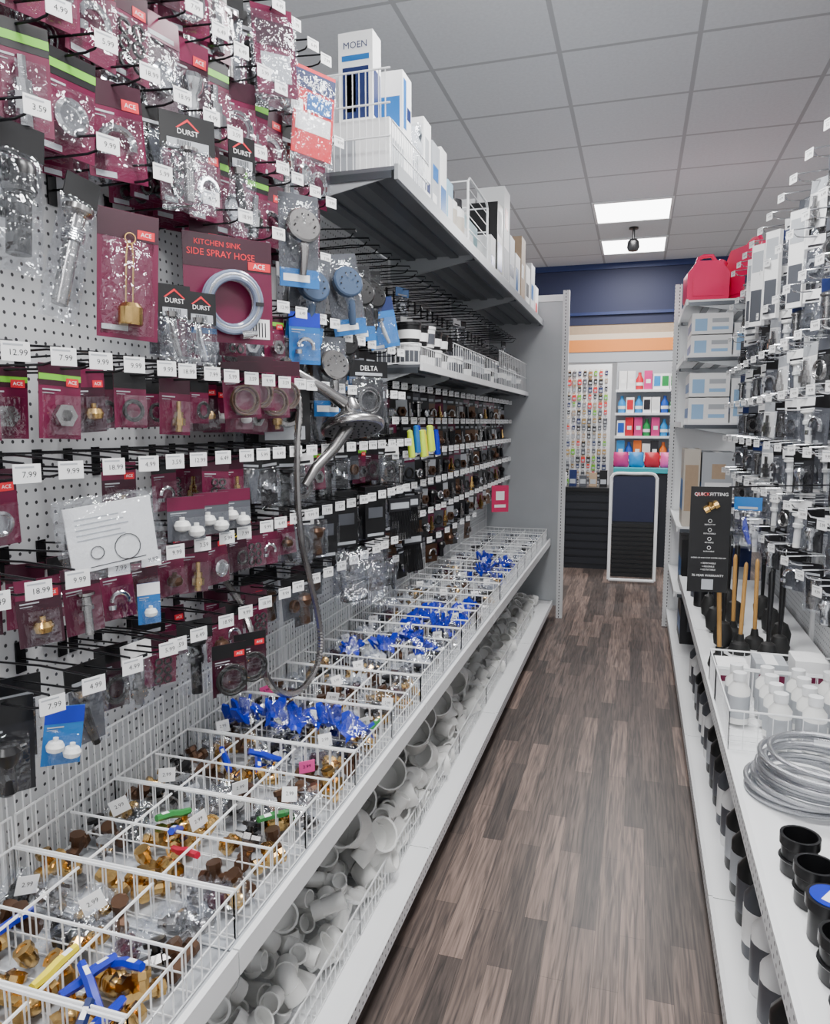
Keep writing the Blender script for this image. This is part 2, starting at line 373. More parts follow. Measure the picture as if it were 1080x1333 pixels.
# ---------------------------------------------------------------- contents
def content(m,k,s,c=(0,0,0),mat=None):
    x,y,z=c; T=Tr(x,y,z)
    if k=='stem':
        m.lathe([(.12*s,-.5*s),(.12*s,-.3*s),(.22*s,-.3*s),(.22*s,-.05*s),(.15*s,-.05*s),(.15*s,.15*s),(.08*s,.15*s),(.08*s,.5*s)],mat or brass,8,T)
    elif k=='ring':
        m.ring(.36*s,.09*s,mat or rubber,16,6,T@FR)
    elif k=='coil':
        for i in range(4): m.ring(.38*s,.035*s,mat or hosem,22,6,Tr(x,y+.03*s*(i-1.5),z)@FR@Ro(4*i,'X'))
        m.ring(.29*s,.035*s,mat or hosem,22,6,Tr(x,y,z)@FR)
    elif k=='nut':
        m.lathe([(.2*s,-.12*s),(.38*s,-.12*s),(.38*s,.1*s),(.2*s,.1*s),(.2*s,-.12*s)],mat or nickel,6,T@FR)
    elif k=='knob':
        m.lathe([(.15*s,-.3*s),(.35*s,-.2*s),(.4*s,.0),(.3*s,.2*s),(.12*s,.25*s),(.12*s,.4*s)],mat or pvc,14,T)
    elif k=='aer':
        m.lathe([(.3*s,-.15*s),(.34*s,-.1*s),(.34*s,.1*s),(.26*s,.15*s),(.22*s,.05*s),(.0001,.05*s)],mat or chrome,16,T@FR)
    elif k=='washers':
        for i in range(3):
            for j in range(2): m.ring(.13*s,.045*s,mat or rubber,10,5,Tr(x+(j-.5)*.36*s,y,z+(i-1)*.34*s)@FR)
    elif k=='spout':
        m.tube([(x+.3*s*math.cos(a)-.05*s,y,z+.3*s*math.sin(a)) for a in [math.pi*(-.1+1.1*i/8) for i in range(9)]],.08*s,mat or chrome,8)
        m.lathe([(.14*s,0),(.14*s,.15*s)],mat or chrome,10,Tr(x-.34*s,y,z-.25*s))
    elif k=='two':
        content(m,'knob',s*.6,(x-.22*s,y,z+.1*s),mat); content(m,'knob',s*.6,(x+.22*s,y,z-.1*s),mat)
    elif k=='chain':
        for i in range(9): m.ball(.05*s,mat or chrome,Tr(x+.12*s*math.sin(i*.9),y,z+(.5-i/8)*s),6)
    elif k=='rod':
        m.tube([(x-.1*s,y,z+.5*s),(x-.05*s,y,z),(x+.1*s,y,z-.5*s)],[.05*s,.09*s,.06*s],mat or black,8)
        m.lathe([(.14*s,0),(.16*s,.12*s)],nickel,10,Tr(x-.1*s,y,z+.4*s))
    elif k=='handle':
        m.lathe([(.1*s,-.45*s),(.16*s,-.4*s),(.13*s,.0),(.2*s,.1*s),(.24*s,.25*s),(.18*s,.35*s),(.05*s,.4*s)],mat or black,10,T)
        m.tube([(x,y,z+.2*s),(x+.3*s,y,z+.28*s)],[.07*s,.05*s],mat or black,8)
    elif k=='pipe':
        m.lathe([(.1*s,-.5*s),(.1*s,.1*s),(.15*s,.1*s),(.15*s,.2*s),(.12*s,.22*s),(.12*s,.4*s),(.2*s,.44*s),(.2*s,.5*s),(.08*s,.5*s)],mat or chrome,12,T)
def cardpack(w,h,cm,hm,ck,s,cmat=None,logo=True,title=None,bub=blis,strip=None,name='blister_pack',label=None,stack=1):
    c=MB(); c.box(-w/2,w/2,0,.0015,-h+.012,.012,cm)
    c.box(-w/2,w/2,-.0006,0,-h*.2,.0115,hm)
    if strip: c.box(-w/2,w/2,-.0012,-.0006,-h*.13,-h*.05,strip)
    if logo:
        c.box(w*.14,w*.44,-.0014,-.0006,-h*.2,-h*.09,red); c.text('ACE',w*.29,-h*.145,-.0019,paper,h=h*.05,w=w*.24)
    if title: 
        for i,t in enumerate(title): c.text(t,-w*.02,-h*(.06)-i*h*.06,-.0022,paper,h=h*.045,w=w*.85)
    c.box(-w*.42,w*.0,-.0012,-.0006,-h*.27,-h*.25,greyp); c.box(-w*.42,-w*.15,-.0012,-.0006,-h*.31,-h*.3,greyp)
    if h>.15: c.box(-w*.4,-w*.05,-.0012,-.0006,-h*.92,-h*.86,greyp)
    cz=-h*.6; d=min(.03,s*.7)
    k=MB(); content(k,ck,s,(0,-d*.5,cz),cmat)
    bb=MB(); a,e=w*.42,h*.31; a2,e2=w*.34,h*.26
    vs=[(-a,0-.001,cz-e),(a,-.001,cz-e),(a,-.001,cz+e),(-a,-.001,cz+e),(-a2,-d,cz-e2),(a2,-d,cz-e2),(a2,-d,cz+e2),(-a2,-d,cz+e2)]
    bb.add(vs,[(4,5,6,7),(0,1,5,4),(1,2,6,5),(2,3,7,6),(3,0,4,7)],bub)
    return T_(name,'packaged part',label or 'hanging blister card with metal plumbing part',[('card',c),('contents',k),('clear_blister',bb)])
def bagpack(w,h,hm,ck,s,cmat=None,title=None,label=None,inner=None,tcol=None):
    c=MB(); c.box(-w/2,w/2,-.002,.002,-h*.22,.012,hm)
    if title: c.text(title,0,-h*.07,-.0028,tcol or paper,h=h*.09,w=w*.8)
    c.box(-w*.35,w*.35,-.0026,-.002,-h*.19,-h*.14,greyp if hm is not paper else ink)
    bg=MB().pillow(w,h*.8,min(.04,w*.5),bagc,-h*.2,seed=R.randint(1,99))
    k=MB(); content(k,ck,s,(0,0,-h*.62),cmat)
    if inner: k.box(-w*.4,w*.4,.004,.006,-h*.96,-h*.25,inner)
    return T_('bagged_part','packaged part',label or 'clear plastic bag holding plumbing part',[('header_card',c),('contents',k),('bag',bg)])
mar='maroon blister card holding plumbing part'
MS=[cardpack(.08,.135,maroon,maroond,'stem',.07,brass,label=mar,logo=False),cardpack(.085,.14,maroon,maroond,'nut',.06,nickel,strip=green,label=mar+' with green strip'),
    cardpack(.08,.13,maroon,maroond,'washers',.065,label='maroon blister card holding rubber washers',logo=False),cardpack(.09,.14,maroon,maroond,'aer',.07,chrome,label='maroon blister card with chrome aerator'),
    cardpack(.075,.14,maroon,black,'spout',.065,chrome,label=mar,logo=False),cardpack(.085,.135,maroon,maroond,'two',.065,pvc,label='maroon blister card with white knobs'),
    cardpack(.07,.12,maroon,black,'ring',.055,rubber,label='maroon blister card with black rubber ring',logo=False),cardpack(.08,.13,maroond,maroon,'knob',.05,brass,logo=True,label='dark maroon blister card with brass part'),
    cardpack(.08,.14,maroon,maroond,'pipe',.09,nickel,logo=False,label='maroon blister card with nickel tube')]
MLg=[cardpack(.12,.19,maroon,maroond,'spout',.11,chrome,label='large maroon card with chrome spout'),cardpack(.11,.19,maroon,black,'stem',.12,chrome,strip=green,label='large maroon card with chrome stem',logo=False),
    cardpack(.12,.18,maroon,maroond,'coil',.1,chrome,label='large maroon card with coiled chain',logo=False),cardpack(.115,.185,maroond,maroon,'handle',.13,chrome,label='large maroon card with chrome handle'),
    bagpack(.1,.21,black,'pipe',.16,nickel,inner=dgrey,label='clear bag with drain pipe'),cardpack(.12,.19,maroon,black,'aer',.1,chrome,strip=green,label='large maroon card with chrome ring',logo=False),bagpack(.11,.19,maroon,'aer',.1,chrome,inner=maroond,label='clear bag with maroon card, chrome part'),
    cardpack(.11,.18,maroon,maroond,'washers',.1,label='large maroon card with rubber washers'),bagpack(.11,.19,black,'handle',.14,black,inner=maroon,label='clear bag with black part and card')]
GR=[bagpack(.085,.14,black,'rod',.1,black,inner=dgrey,label='clear bag with black header and dark part'),bagpack(.08,.14,paper,'stem',.08,nickel,label='clear bag with white header and steel part'),
    cardpack(.085,.14,ink,black,'knob',.06,nickel,logo=False,label='black blister card with nickel knob'),bagpack(.08,.13,sky,'nut',.06,chrome,inner=dgrey,label='clear bag with blue header and nut'),
    cardpack(.08,.13,dgrey,black,'aer',.06,bronze,logo=False,label='grey blister card with bronze part'),bagpack(.09,.14,black,'two',.07,chrome,inner=ink,label='clear bag with chrome handles')]
DK=[cardpack(.1,.17,ink,black,'handle',.11,black,logo=False,label='black blister card with black handle'),bagpack(.1,.17,black,'handle',.12,bronze,inner=ink,label='clear bag with dark bronze handle'),
    cardpack(.095,.16,black,maroond,'spout',.09,nickel,logo=False,label='black card with nickel spout'),bagpack(.09,.17,black,'rod',.13,black,inner=dgrey,label='clear bag with long black part'),
    cardpack(.09,.15,maroond,black,'coil',.08,rubber,label='dark maroon card with coiled tubing',logo=False),bagpack(.1,.18,black,'pipe',.14,black,label='clear bag with black pipe fitting'),bagpack(.11,.17,paper,'coil',.1,nickel,label='clear bag with coiled steel hose')]
BZ=[bagpack(.08,.12,tan,'knob',.055,brass,inner=maroon,label='clear bag with kraft header, brass part'),bagpack(.075,.12,paper,'washers',.06,bronze,inner=dgrey),cardpack(.07,.12,maroond,black,'ring',.045,rubber,logo=False,strip=yellow,label='dark card with yellow strip and ring'),
    bagpack(.08,.12,beige,'chain',.07,brass,inner=dgrey,label='clear bag with beige header, bead chain'),cardpack(.08,.13,maroon,maroond,'knob',.05,bronze,label='maroon blister card with bronze cap'),bagpack(.07,.12,black,'two',.06,brass,inner=maroond,label='clear bag with two brass parts')]
def small(w,h,cm,hm,ck,s,cmat,lab):
    c=MB(); c.box(-w/2,w/2,0,.002,-h+.01,.01,cm); c.box(-w/2,w/2,-.0008,0,-h*.25,.009,hm); c.box(-w*.3,w*.3,-.0014,-.0008,-h*.18,-h*.1,greyp)
    content(c,ck,s,(0,-.014,-h*.6),cmat); return T_('small_part_pack','packaged part',lab,[('small_part_pack',c)])
SM=[small(.09,.14,ink,black,'stem',.08,nickel,'small black card with nickel fitting'),small(.08,.14,black,ink,'aer',.06,chrome,'small black card with chrome ring'),small(.09,.13,dgrey,maroon,'ring',.06,rubber,'small grey card with rubber ring'),
    small(.085,.14,maroon,maroond,'stem',.08,brass,'small maroon card with brass stem'),small(.08,.13,bronze,black,'knob',.06,bronze,'small brown card with bronze knob'),small(.085,.14,greyp,ink,'nut',.06,bronze,'small grey card with bronze nut'),
    small(.08,.14,ink,maroon,'rod',.12,black,'small dark card with black part'),small(.085,.14,bronze,black,'spout',.08,nickel,'small brown card with nickel spout'),small(.08,.14,maroond,black,'handle',.1,black,'small dark maroon card with black handle'),
    small(.08,.15,ink,dgrey,'pipe',.11,nickel,'small dark card with nickel tube')]
def row(z,y0,y1,step,tl,n,key='k',skip=0,side=-1,grp='hanging packs',yaw=(-32,-10),sc=1):
    y=y0; last=None
    while y<y1:
        yy=y+U(-.012,.012); L=.26 if key!='s' else .19
        px=PX if side<0 else .77
        rz=90 if side<0 else -90
        spawn(R.choice(HT[key]),(px,yy,z),(0,0,rz),group='peg hooks' if key!='n' else 'empty peg hooks')
        if R.random()>=skip:
            t=R.choice(tl)
            if t is last: t=R.choice(tl)
            last=t; k=R.randint(*n)
            for i in range(k):
                dx=.055+i*(L-.085)/3 + (.0 if k>1 else U(.03,.12))
                if i==k-1 and k>1: dx=max(dx,L-.075)
                yw=U(*yaw)
                spawn(t,(px-side*dx,yy+U(-.003,.003),z-.006),(U(-3,3),U(-4,4),rz+yw if side<0 else rz-yw),group=grp,scale=sc*U(.93,1.05))
        y+=step
# Section A near
row(2.66,.95,2.25,.1,MLg,(2,2),grp='upper hanging packs')
row(2.46,.85,2.28,.1,MLg,(2,2),grp='upper hanging packs')
row(2.26,.85,2.28,.11,MLg+[GR[0],DK[3]],(2,3),grp='upper hanging packs',sc=.95)
row(2.085,.85,2.2,.16,GR+MS,(1,1),skip=.5,grp='middle hanging packs')
row(1.9,1.6,2.3,.12,MS+GR+DK,(1,2),grp='middle hanging packs')
row(1.70,.85,2.0,.09,MS,(1,3),skip=.1,grp='maroon part packs',sc=.95)
row(1.70,2.0,2.9,.11,DK,(2,2),grp='dark part packs')
row(1.51,.85,1.9,.095,MS+GR[:2],(1,2),skip=.2,grp='maroon part packs',sc=.95)
row(1.51,1.9,2.95,.105,DK+GR[4:]+MS[:2],(2,2),grp='dark part packs')
row(1.32,.85,2.0,.095,MS+BZ,(2,2),skip=.06,grp='small part packs',sc=.95)
row(1.32,2.0,2.95,.105,DK+GR,(2,2),grp='dark part packs')
row(1.12,1.3,2.0,.1,MS+GR+BZ+DK,(1,2),skip=.15,grp='small part packs')
row(1.12,.95,1.3,.11,DK,(1,1),skip=.5,grp='small part packs')
row(1.12,2.0,2.95,.11,DK+GR,(1,2),skip=.1,grp='dark part packs')
# Section B
row(2.22,2.4,5.8,.12,GR,(1,1),'n',skip=.88,grp='packs under upper shelf')
row(2.08,2.9,5.8,.14,GR+DK,(1,1),'n',skip=.75,grp='packs under upper shelf')
row(1.87,2.3,2.95,.11,GR+DK,(1,2),grp='packs beside middle shelf')
# Section C
for z in (1.75,1.6,1.45,1.3,1.15):
    row(z,3.0,5.95,.14,SM,(3,3),'s',skip=.03,grp='small part packs',yaw=(-35,-10),sc=1.15)
row(1.0,3.0,4.8,.18,SM,(1,2),'s',grp='small part packs',yaw=(-30,-8),sc=1.1)
# ---------------------------------------------------------------- hero hanging items
def H(t,x,y,z,yaw=-28,tilt=0,group=None,scale=1): return spawn(t,(x,y,z),(0,tilt,90+yaw),group,scale=scale)
c=MB(); c.box(-.07,.07,0,.002,-.28,.012,maroon); c.box(-.07,.07,-.001,0,-.05,.011,maroond); c.box(.02,.06,-.002,-.001,-.045,-.025,red); c.text('ACE',.04,-.035,-.0025,paper,h=.01); c.box(-.06,.0,-.002,-.001,-.262,-.25,greyp)
k=MB()
for dx in(-.008,.008): k.tube([(dx,-.01,-.22),(dx,-.01,-.09),(dx*.5,-.01,-.06)],.0022,brass,6)
k.lathe([(.026,-.25),(.028,-.245),(.028,-.21),(.02,-.2),(.001,-.2)],brass,16,Tr(0,-.02,0)); k.ring(.012,.002,brass,12,5,Tr(0,-.012,-.05)@FR)
H(T_('faucet_tool_card','packaged tool','tall maroon card with brass puller tool',[('card',c),('tool',k),('clear_blister',MB().pillow(.12,.22,.05,blis,-.05))]),-.97,1.27,2.0,-35,3,scale=.84)
c=MB(); c.box(-.125,.125,0,.002,-.27,.012,maroon); c.box(-.125,.125,-.001,0,-.075,.011,maroond); c.text('KITCHEN SINK',-.03,-.012,-.002,red,h=.015,w=.13); c.text('SIDE SPRAY HOSE',-.02,-.038,-.002,red,h=.018,w=.19)
c.box(.055,.12,-.003,-.001,-.07,-.048,red); c.text('ACE',.087,-.059,-.0035,paper,h=.014); c.box(.05,.115,-.002,-.001,-.255,-.2,paper)
for i in range(6): c.box(.055+i*.009,.058+i*.009,-.003,-.002,-.25,-.21,ink)
c.box(-.11,-.04,-.002,-.001,-.25,-.235,sky)
k=MB(); cv=M('clear_vinyl_hose',(.2,.24,.34),.12)
for i in range(6): k.ring(.078-.007*(i%3),.0075,hosem if i in (2,4) else cv,32,8,Tr(0,-.018-.012*(i//3),-.165)@FR@Ro(3*i,'X'))
k.lathe([(.012,0),(.012,.03),(.008,.03),(.008,.045)],chrome,10,Tr(.02,-.03,-.25)@Ro(80,'Y'))
H(T_('spray_hose_pack','packaged hose','maroon card with coiled clear spray hose',[('card',c),('coiled_hose',k),('tie',MB().box(-.083,-.06,-.04,-.005,-.17,-.16,ink)),('tie',MB().box(.06,.083,-.04,-.005,-.17,-.16,ink))]),-.93,1.57,2.02,-38,scale=.86)
k=MB(); k.lathe([(.016,-.25),(.016,-.12),(.021,-.12),(.021,-.1),(.017,-.1),(.017,-.07),(.03,-.06),(.03,-.05),(.012,-.05)],nickel,18)
for i in range(5): k.ring(.0215,.002,chrome,16,5,Tr(0,0,-.1-.005*i))
H(T_('tailpiece_bag','packaged pipe','threaded chrome drain tailpiece hanging in bag',[('tailpiece',k),('header_card',MB().box(-.035,.035,-.002,.002,-.04,.012,black)),('bag',MB().pillow(.075,.25,.06,bagc,-.03))]),-.98,1.16,2.03,-25,14,scale=.9)
k=MB(); k.lathe([(.02,-.2),(.02,-.1),(.026,-.1),(.026,-.06),(.02,-.05)],black,16)
H(T_('tailpiece_bag','packaged pipe','black drain extension hanging in bag',[('tailpiece',k),('header_card',MB().box(-.04,.04,-.002,.002,-.04,.012,black)),('bag',MB().pillow(.08,.2,.06,bagc,-.03))]),-1.0,1.04,2.08,-20,4)
def durst(w,h,lab,ck,cmat):
    c=MB(); c.box(-w/2,w/2,-.002,.002,-.075,.012,black); c.prism([(-.03,-.022),(0,.002),(.03,-.022),(.025,-.022),(0,-.004),(-.025,-.022)],-.003,-.002,red); c.text('DURST',0,-.03,-.003,paper,h=.013)
    c.box(-w*.38,w*.38,-.003,-.002,-.07,-.048,greyp)
    for i in range(9): c.box(-w*.2+i*.004,-w*.2+.002+i*.004,-.0035,-.003,-.068,-.05,ink)
    k=MB(); content(k,ck,h*.6,(0,0,-h*.62),cmat)
    return T_('bagged_part','packaged part',lab,[('header_card',c),('contents',k),('bag',MB().pillow(w,h-.05,.05,bagc,-.06,seed=5))])
H(durst(.14,.21,'clear bag with black printed header card','pipe',nickel),-.93,1.42,2.23,-35,scale=.85)
H(durst(.09,.19,'clear bag with black header and thin tubes','rod',nickel),-.95,1.38,1.88,-30,scale=.8)
H(durst(.09,.19,'clear bag with black header and thin tubes','rod',chrome),-.95,1.48,1.88,-30,scale=.8)
H(durst(.08,.24,'narrow bag with black header and black tubes','rod',black),-.95,1.68,2.28,-30,scale=.9)
c=MB(); c.box(-.08,.08,-.002,.002,-.28,.012,red); c.box(-.08,.08,-.003,-.002,-.06,-.0,navy); c.box(-.03,.07,-.004,-.003,-.13,-.07,sky); c.text('ACE',0,-.04,-.004,paper,h=.025); c.box(-.07,.07,-.003,-.002,-.2,-.14,paper)
H(T_('supply_line_pack','packaged part','red and white card in clear bag',[('card',c),('bag',MB().pillow(.17,.3,.05,bagc,0,seed=3))]),-.92,2.06,2.59,-35,5,scale=.82)
H(T_('supply_line_pack','packaged part','maroon and white card in clear bag',[('card',MB().box(-.07,.07,-.002,.002,-.24,.012,maroon).box(-.06,.06,-.003,-.002,-.1,-.03,maroond).box(-.05,.05,-.003,-.002,-.2,-.12,greyp)),('bag',MB().pillow(.16,.28,.06,bagc,0,seed=8))]),-.95,1.85,2.66,-35,-5,scale=.85)
def shower(headmat,hm,lab,sz=.05):
    k=MB(); k.lathe([(.008,-.03),(sz*.5,-.02),(sz,-.005),(sz,.012),(sz*.9,.016),(.001,.016)],headmat,18,Tr(0,-.025,-.08)@FR@Ro(-15,'X'))
    for a in range(10): k.ball(.003,ink,Tr(sz*.6*math.cos(a*.63),-.045,-.08+sz*.6*math.sin(a*.63)),5)
    k.tube([(0,-.02,-.1),(0,-.03,-.15),(0,-.02,-.21)],[.02,.014,.011],headmat,10)
    c=MB().box(-.06,.06,0,.002,-.24,.012,hm).box(-.06,.06,-.002,0,-.24,-.19,sky).box(-.05,.03,-.003,-.002,-.225,-.205,paper)
    return T_('hand_shower_pack','packaged shower','%s'%lab,[('card',c),('hand_shower',k),('clear_blister',MB().pillow(.125,.22,.085,blis,0,seed=4,crumple=.002))])
s1=shower(nickel,dgrey,'chrome hand shower in clear clamshell'); s2=shower(M('grey_blue',(.05,.08,.14),.25),dgrey,'grey-blue hand shower in blue clamshell pack'); s3=shower(black,ink,'black shower head in clear clamshell')
H(s1,-.93,1.95,2.22,-40); H(s2,-.95,2.08,2.08,-40,8); H(s2,-.93,2.24,2.12,-40,-10); H(s3,-.95,2.42,2.12,-40,-6); H(s3,-.98,2.36,1.95,-35); H(s1,-.95,2.2,1.86,-35)
H(s3,-.97,2.6,2.14,-35,-5)
H(cardpack(.12,.18,sky,navy,'rod',.09,greyp,logo=False,label='blue card with grey nozzle'),-.93,2.6,2.04,-45,-12)
H(cardpack(.1,.15,sky,blue,'spout',.08,chrome,logo=False,label='blue card with chrome part'),-.95,2.02,1.91,-40,0)
cp=cardpack(.1,.14,maroon,maroond,'coil',.095,bronze,label='maroon card with coiled bronze hose',logo=False)
for i in range(4): H(cp,-.96,1.66+.08*i,1.74+.02*(i%2),-35,U(-5,5),'coiled part packs')
rp=cardpack(.11,.16,maroond,black,'coil',.12,rubber,label='dark card with looped black tubing')
for y in (1.52,1.62): H(rp,-.93,y,1.06,-35,scale=.8)
c=MB(); c.box(-.1,.1,-.003,.003,-.15,0,paper)
for i in range(5): c.box(-.08,.02+.01*(i%3),-.0036,-.003,-.03-i*.012,-.027-i*.012,greyp)
c.ring(.03,.0012,ink,16,4,Tr(.03,-.004,-.11)@FR); c.ring(.015,.0012,ink,12,4,Tr(-.04,-.004,-.11)@FR); c.box(-.06,.07,-.0037,-.003,-.142,-.14,ink)
H(T_('instruction_bag','packaged part','white folded instruction sheet in crinkled bag',[('sheet',c),('bag',MB().pillow(.24,.19,.04,bagc,.02,seed=12,crumple=.008))]),-.93,1.12,1.455,-30,-6,scale=.8)
wk=cardpack(.1,.11,dgrey,maroon,'two',.085,pvc,logo=False,label='clear pack with ribbed white stoppers')
for y in (1.38,1.48,1.58): H(wk,-.94,y,1.43,-30,scale=.88)
H(cardpack(.08,.13,sky,blue,'two',.08,pvc,logo=False,label='blue card with white round knobs'),-.94,1.0,1.1,-35,8,scale=.8)
H(cardpack(.07,.13,sky,paper,'knob',.05,pvc,logo=False,label='blue tube card with white cap'),-.94,1.24,1.27,-35,0,scale=.65)
for i in range(9):
    mt=[lime,sky,lime,blue,yellow,lime,sky,lime,blue][i]
    tb=MB().lathe([(.002,0),(.012,-.005),(.012,-.02),(.014,-.03),(.016,-.12),(.001,-.125)],mt,10).box(-.016,.016,-.002,.002,-.12,-.13,paper)
    one('adhesive_tube','tube','bright slender tube of sealant hanging on peg',[('adhesive_tube',tb)],(-.95+.015*(i%3),3.06+.04*i,1.57+.02*(i%2)),(0,-8,70),'sealant tubes')
bp=MB()
for i in range(14): bp.tube([(-.05+i*.0075,0,-.03),(-.055+i*.0085,-.01,-.16)],.0028,black,4)
bp.box(-.06,.06,-.004,.004,-.04,.012,ink); bp.box(-.05,.05,-.005,-.004,-.03,-.005,greyp)
bt3=T_('brush_pack','brush','pack of long black bristle brushes',[('brush_pack',bp)])
for p in ((-.93,2.85,1.28),(-.93,2.98,1.28),(-.95,3.1,1.1),(-.93,2.55,1.72)): spawn(bt3,p,(0,0,60),'bristle packs')
pinkred=M('pinkred',(.6,.03,.12),.4)
H(T_('promo_card','sign','small pink promotional tag',[('promo_card',MB().box(-.06,.06,0,.002,-.18,0,pinkred).box(-.03,.03,-.001,0,-.1,-.04,paper).box(-.04,.04,-.001,0,-.15,-.13,paper))]),-.88,4.9,1.18,-60)
c=MB(); c.box(-.09,.09,0,.05,-.2,0,black); c.text('DELTA',0,-.03,-.001,paper,h=.02); c.box(-.07,.07,-.001,0,-.19,-.15,greyp); c.ring(.045,.01,nickel,18,6,Tr(0,-.01,-.1)@FR)
dt=T_('faucet_trim_box','box','black box with faucet trim and white lettering',[('faucet_trim_box',c)])
for p in ((-1.0,1.98,1.74),(-1.0,2.5,1.75)): spawn(dt,p,(0,0,60),'faucet trim boxes')
H(bagpack(.16,.2,black,'coil',.12,nickel,title='DELTA',inner=ink,label='large bag with black header and faucet parts'),-.9,2.42,1.8,-35)
db=T_('product_box','box','dark narrow box with grey valve print',[('product_box',MB().box(-.05,.05,0,.04,-.2,0,black).box(-.035,.035,-.001,0,-.12,-.08,dgrey).box(-.04,.04,-.001,0,-.19,-.18,greyp))])
for p in ((-.98,2.4,1.36),(-.98,2.5,1.14),(-1.0,2.26,1.34),(-.95,2.62,1.36)): spawn(db,p,(0,0,60),'dark narrow boxes')
for i in range(3):
    one('clear_bag','bag','crumpled clear plastic bag hanging on peg',[('clear_bag',MB().pillow(.13,.17,.08,bagc,0,seed=40+i,crumple=.014))],(-.9,2.25+.16*i,1.18-.05*i),(0,0,60),'crumpled clear bags')
# ---- shower head with hose
hd_=MB(); hT=Tr(-.85,2.14,1.59)@Ro(-12,'Y')@Ro(-14,'X')
hd_.lathe([(.02,.085),(.026,.07),(.036,.045),(.07,.022),(.095,.01),(.1,0),(.098,-.012),(.09,-.014)][::-1],nickel,32,hT)
hd_.lathe([(.0001,-.0145),(.09,-.0145)],M('spray_face',(.22,.22,.23),.35,.5),32,hT)
for a in range(3):
    for q in range(6+6*a): 
        th=2*math.pi*q/(6+6*a); hd_.ball(.0035,ink,hT@Tr((.02+.026*a)*math.cos(th),(.02+.026*a)*math.sin(th),-.0155),5)
hb=MB().tube([(-1.12,1.93,1.79),(-1.05,1.94,1.785),(-.97,1.98,1.75),(-.91,2.06,1.7),(-.868,2.115,1.66)],[.012,.012,.014,.017,.021],nickel,14)
hbr=MB().lathe([(.03,0),(.03,.01),(.015,.015),(.015,.085)],nickel,16,Tr(-1.199,1.93,1.79)@Ro(90,'Y'))
hcl=MB().lathe([(.022,-.03),(.022,.03)],nickel,14,Tr(-.98,1.97,1.755)@Ro(60,'X'))
hh=MB().tube([(-.85,2.1,1.585),(-.87,2.03,1.52),(-.9,1.97,1.47),(-.92,1.94,1.42)],[.02,.017,.015,.012],nickel,12)
pts=[(-.98,1.97,1.73),(-.93,1.93,1.66),(-.92,1.89,1.52),(-.92,1.89,1.38),(-.92,1.91,1.26),(-.92,1.96,1.14),(-.92,2.01,1.02),(-.92,2.03,.93),(-.92,2.0,.86),(-.92,1.91,.825),(-.92,1.8,.84),(-.93,1.72,.9),(-.95,1.69,1.0),(-1.0,1.71,1.1),(-1.1,1.77,1.18)]
def smooth(p,k=6):
    o=[]; P=[Vector(p[0])]+[Vector(q) for q in p]+[Vector(p[-1])]
    for i in range(1,len(P)-2):
        for j in range(k):
            t=j/k; a,b,c_,d=P[i-1],P[i],P[i+1],P[i+2]
            o.append(.5*((2*b)+(-a+c_)*t+(2*a-5*b+4*c_-d)*t*t+(-a+3*b-3*c_+d)*t**3))
    o.append(P[-1]); return o
sp_=smooth(pts,16)
hs=MB().tube(sp_,[.0105 if i%2 else .0085 for i in range(len(sp_))],nickel,8)
one('hand_shower','shower','brushed nickel shower head with looping metal hose',[('shower_head',hd_),('shower_arm',hb),('handle',hh),('wall_bracket',hbr),('clamp',hcl),('hose',hs)])
# ---------------------------------------------------------------- bin contents
def valve(hm,lab,bm=brass):
    b=MB(); X=Ro(90,'Y')
    b.lathe([(.016,-.035),(.017,-.035),(.017,-.02),(.013,-.02),(.02,-.012),(.022,0),(.02,.012),(.013,.02),(.017,.02),(.017,.035),(.011,.035),(.011,.02),(.0001,.02)],bm,8,X)
    s=MB().lathe([(.008,.015),(.008,.03),(.005,.03),(.005,.036)],bm,8)
    h=MB().tube([(-.014,0,.036),(.015,0,.036),(.04,0,.042),(.078,0,.042)],[.007,.009,.009,.0075],hm,6)
    h.box(.045,.065,-.004,.004,.049,.0495,paper)
    return T_('ball_valve','valve',lab,[('valve_body',b),('stem',s),('lever',h,'coloured lever handle')])
V=[valve(blue,'brass ball valve with blue lever'),valve(navy,'brass ball valve with navy lever'),valve(yellow,'brass ball valve with yellow lever'),valve(M('red_lever',(.45,.01,.04),.35),'brass ball valve with red lever'),valve(M('green_lever',(.03,.22,.05),.35),'brass ball valve with green lever'),valve(purple,'brass ball valve with purple lever'),valve(blue,'chrome ball valve with blue lever',chrome)]
el=MB(); el.tube([(.035,0,0),(.015,0,0),(.004,0,.004),(0,0,.015),(0,0,.035)],[.013,.012,.012,.012,.013],brass,10); el.lathe([(.017,.025),(.017,.037),(.01,.037),(.01,.03)],brass,8); el.lathe([(.017,.025),(.017,.037)],brass,8,Ro(90,'Y'))
EL=T_('pipe_elbow','pipe fitting','brass threaded pipe elbow in bin',[('pipe_elbow',el)])
def tee(mt,lab):
    te=MB(); te.lathe([(.016,-.035),(.016,-.022),(.012,-.02),(.012,.02),(.016,.022),(.016,.035)],mt,8,Ro(90,'Y')); te.lathe([(.012,0),(.012,.022),(.016,.024),(.016,.036)],mt,8)
    return T_('pipe_tee','pipe fitting',lab,[('pipe_tee',te)])
TE=tee(brass,'brass threaded pipe tee in bin'); TB=tee(bronze,'dark bronze pipe tee in bin')
def stopv(bm,km,lab):
    ch=MB(); ch.lathe([(.013,-.03),(.013,-.01),(.018,-.008),(.018,.008),(.013,.01),(.013,.03)],bm,8,Ro(90,'Y')); ch.lathe([(.007,0),(.007,.025),(.02,.026),(.02,.034),(.001,.036)],km,10)
    return T_('stop_valve','valve',lab,[('stop_valve',ch)])
CH=stopv(chrome,chrome,'chrome angle stop valve in bin'); CK=stopv(nickel,black,'steel stop valve with black knob')
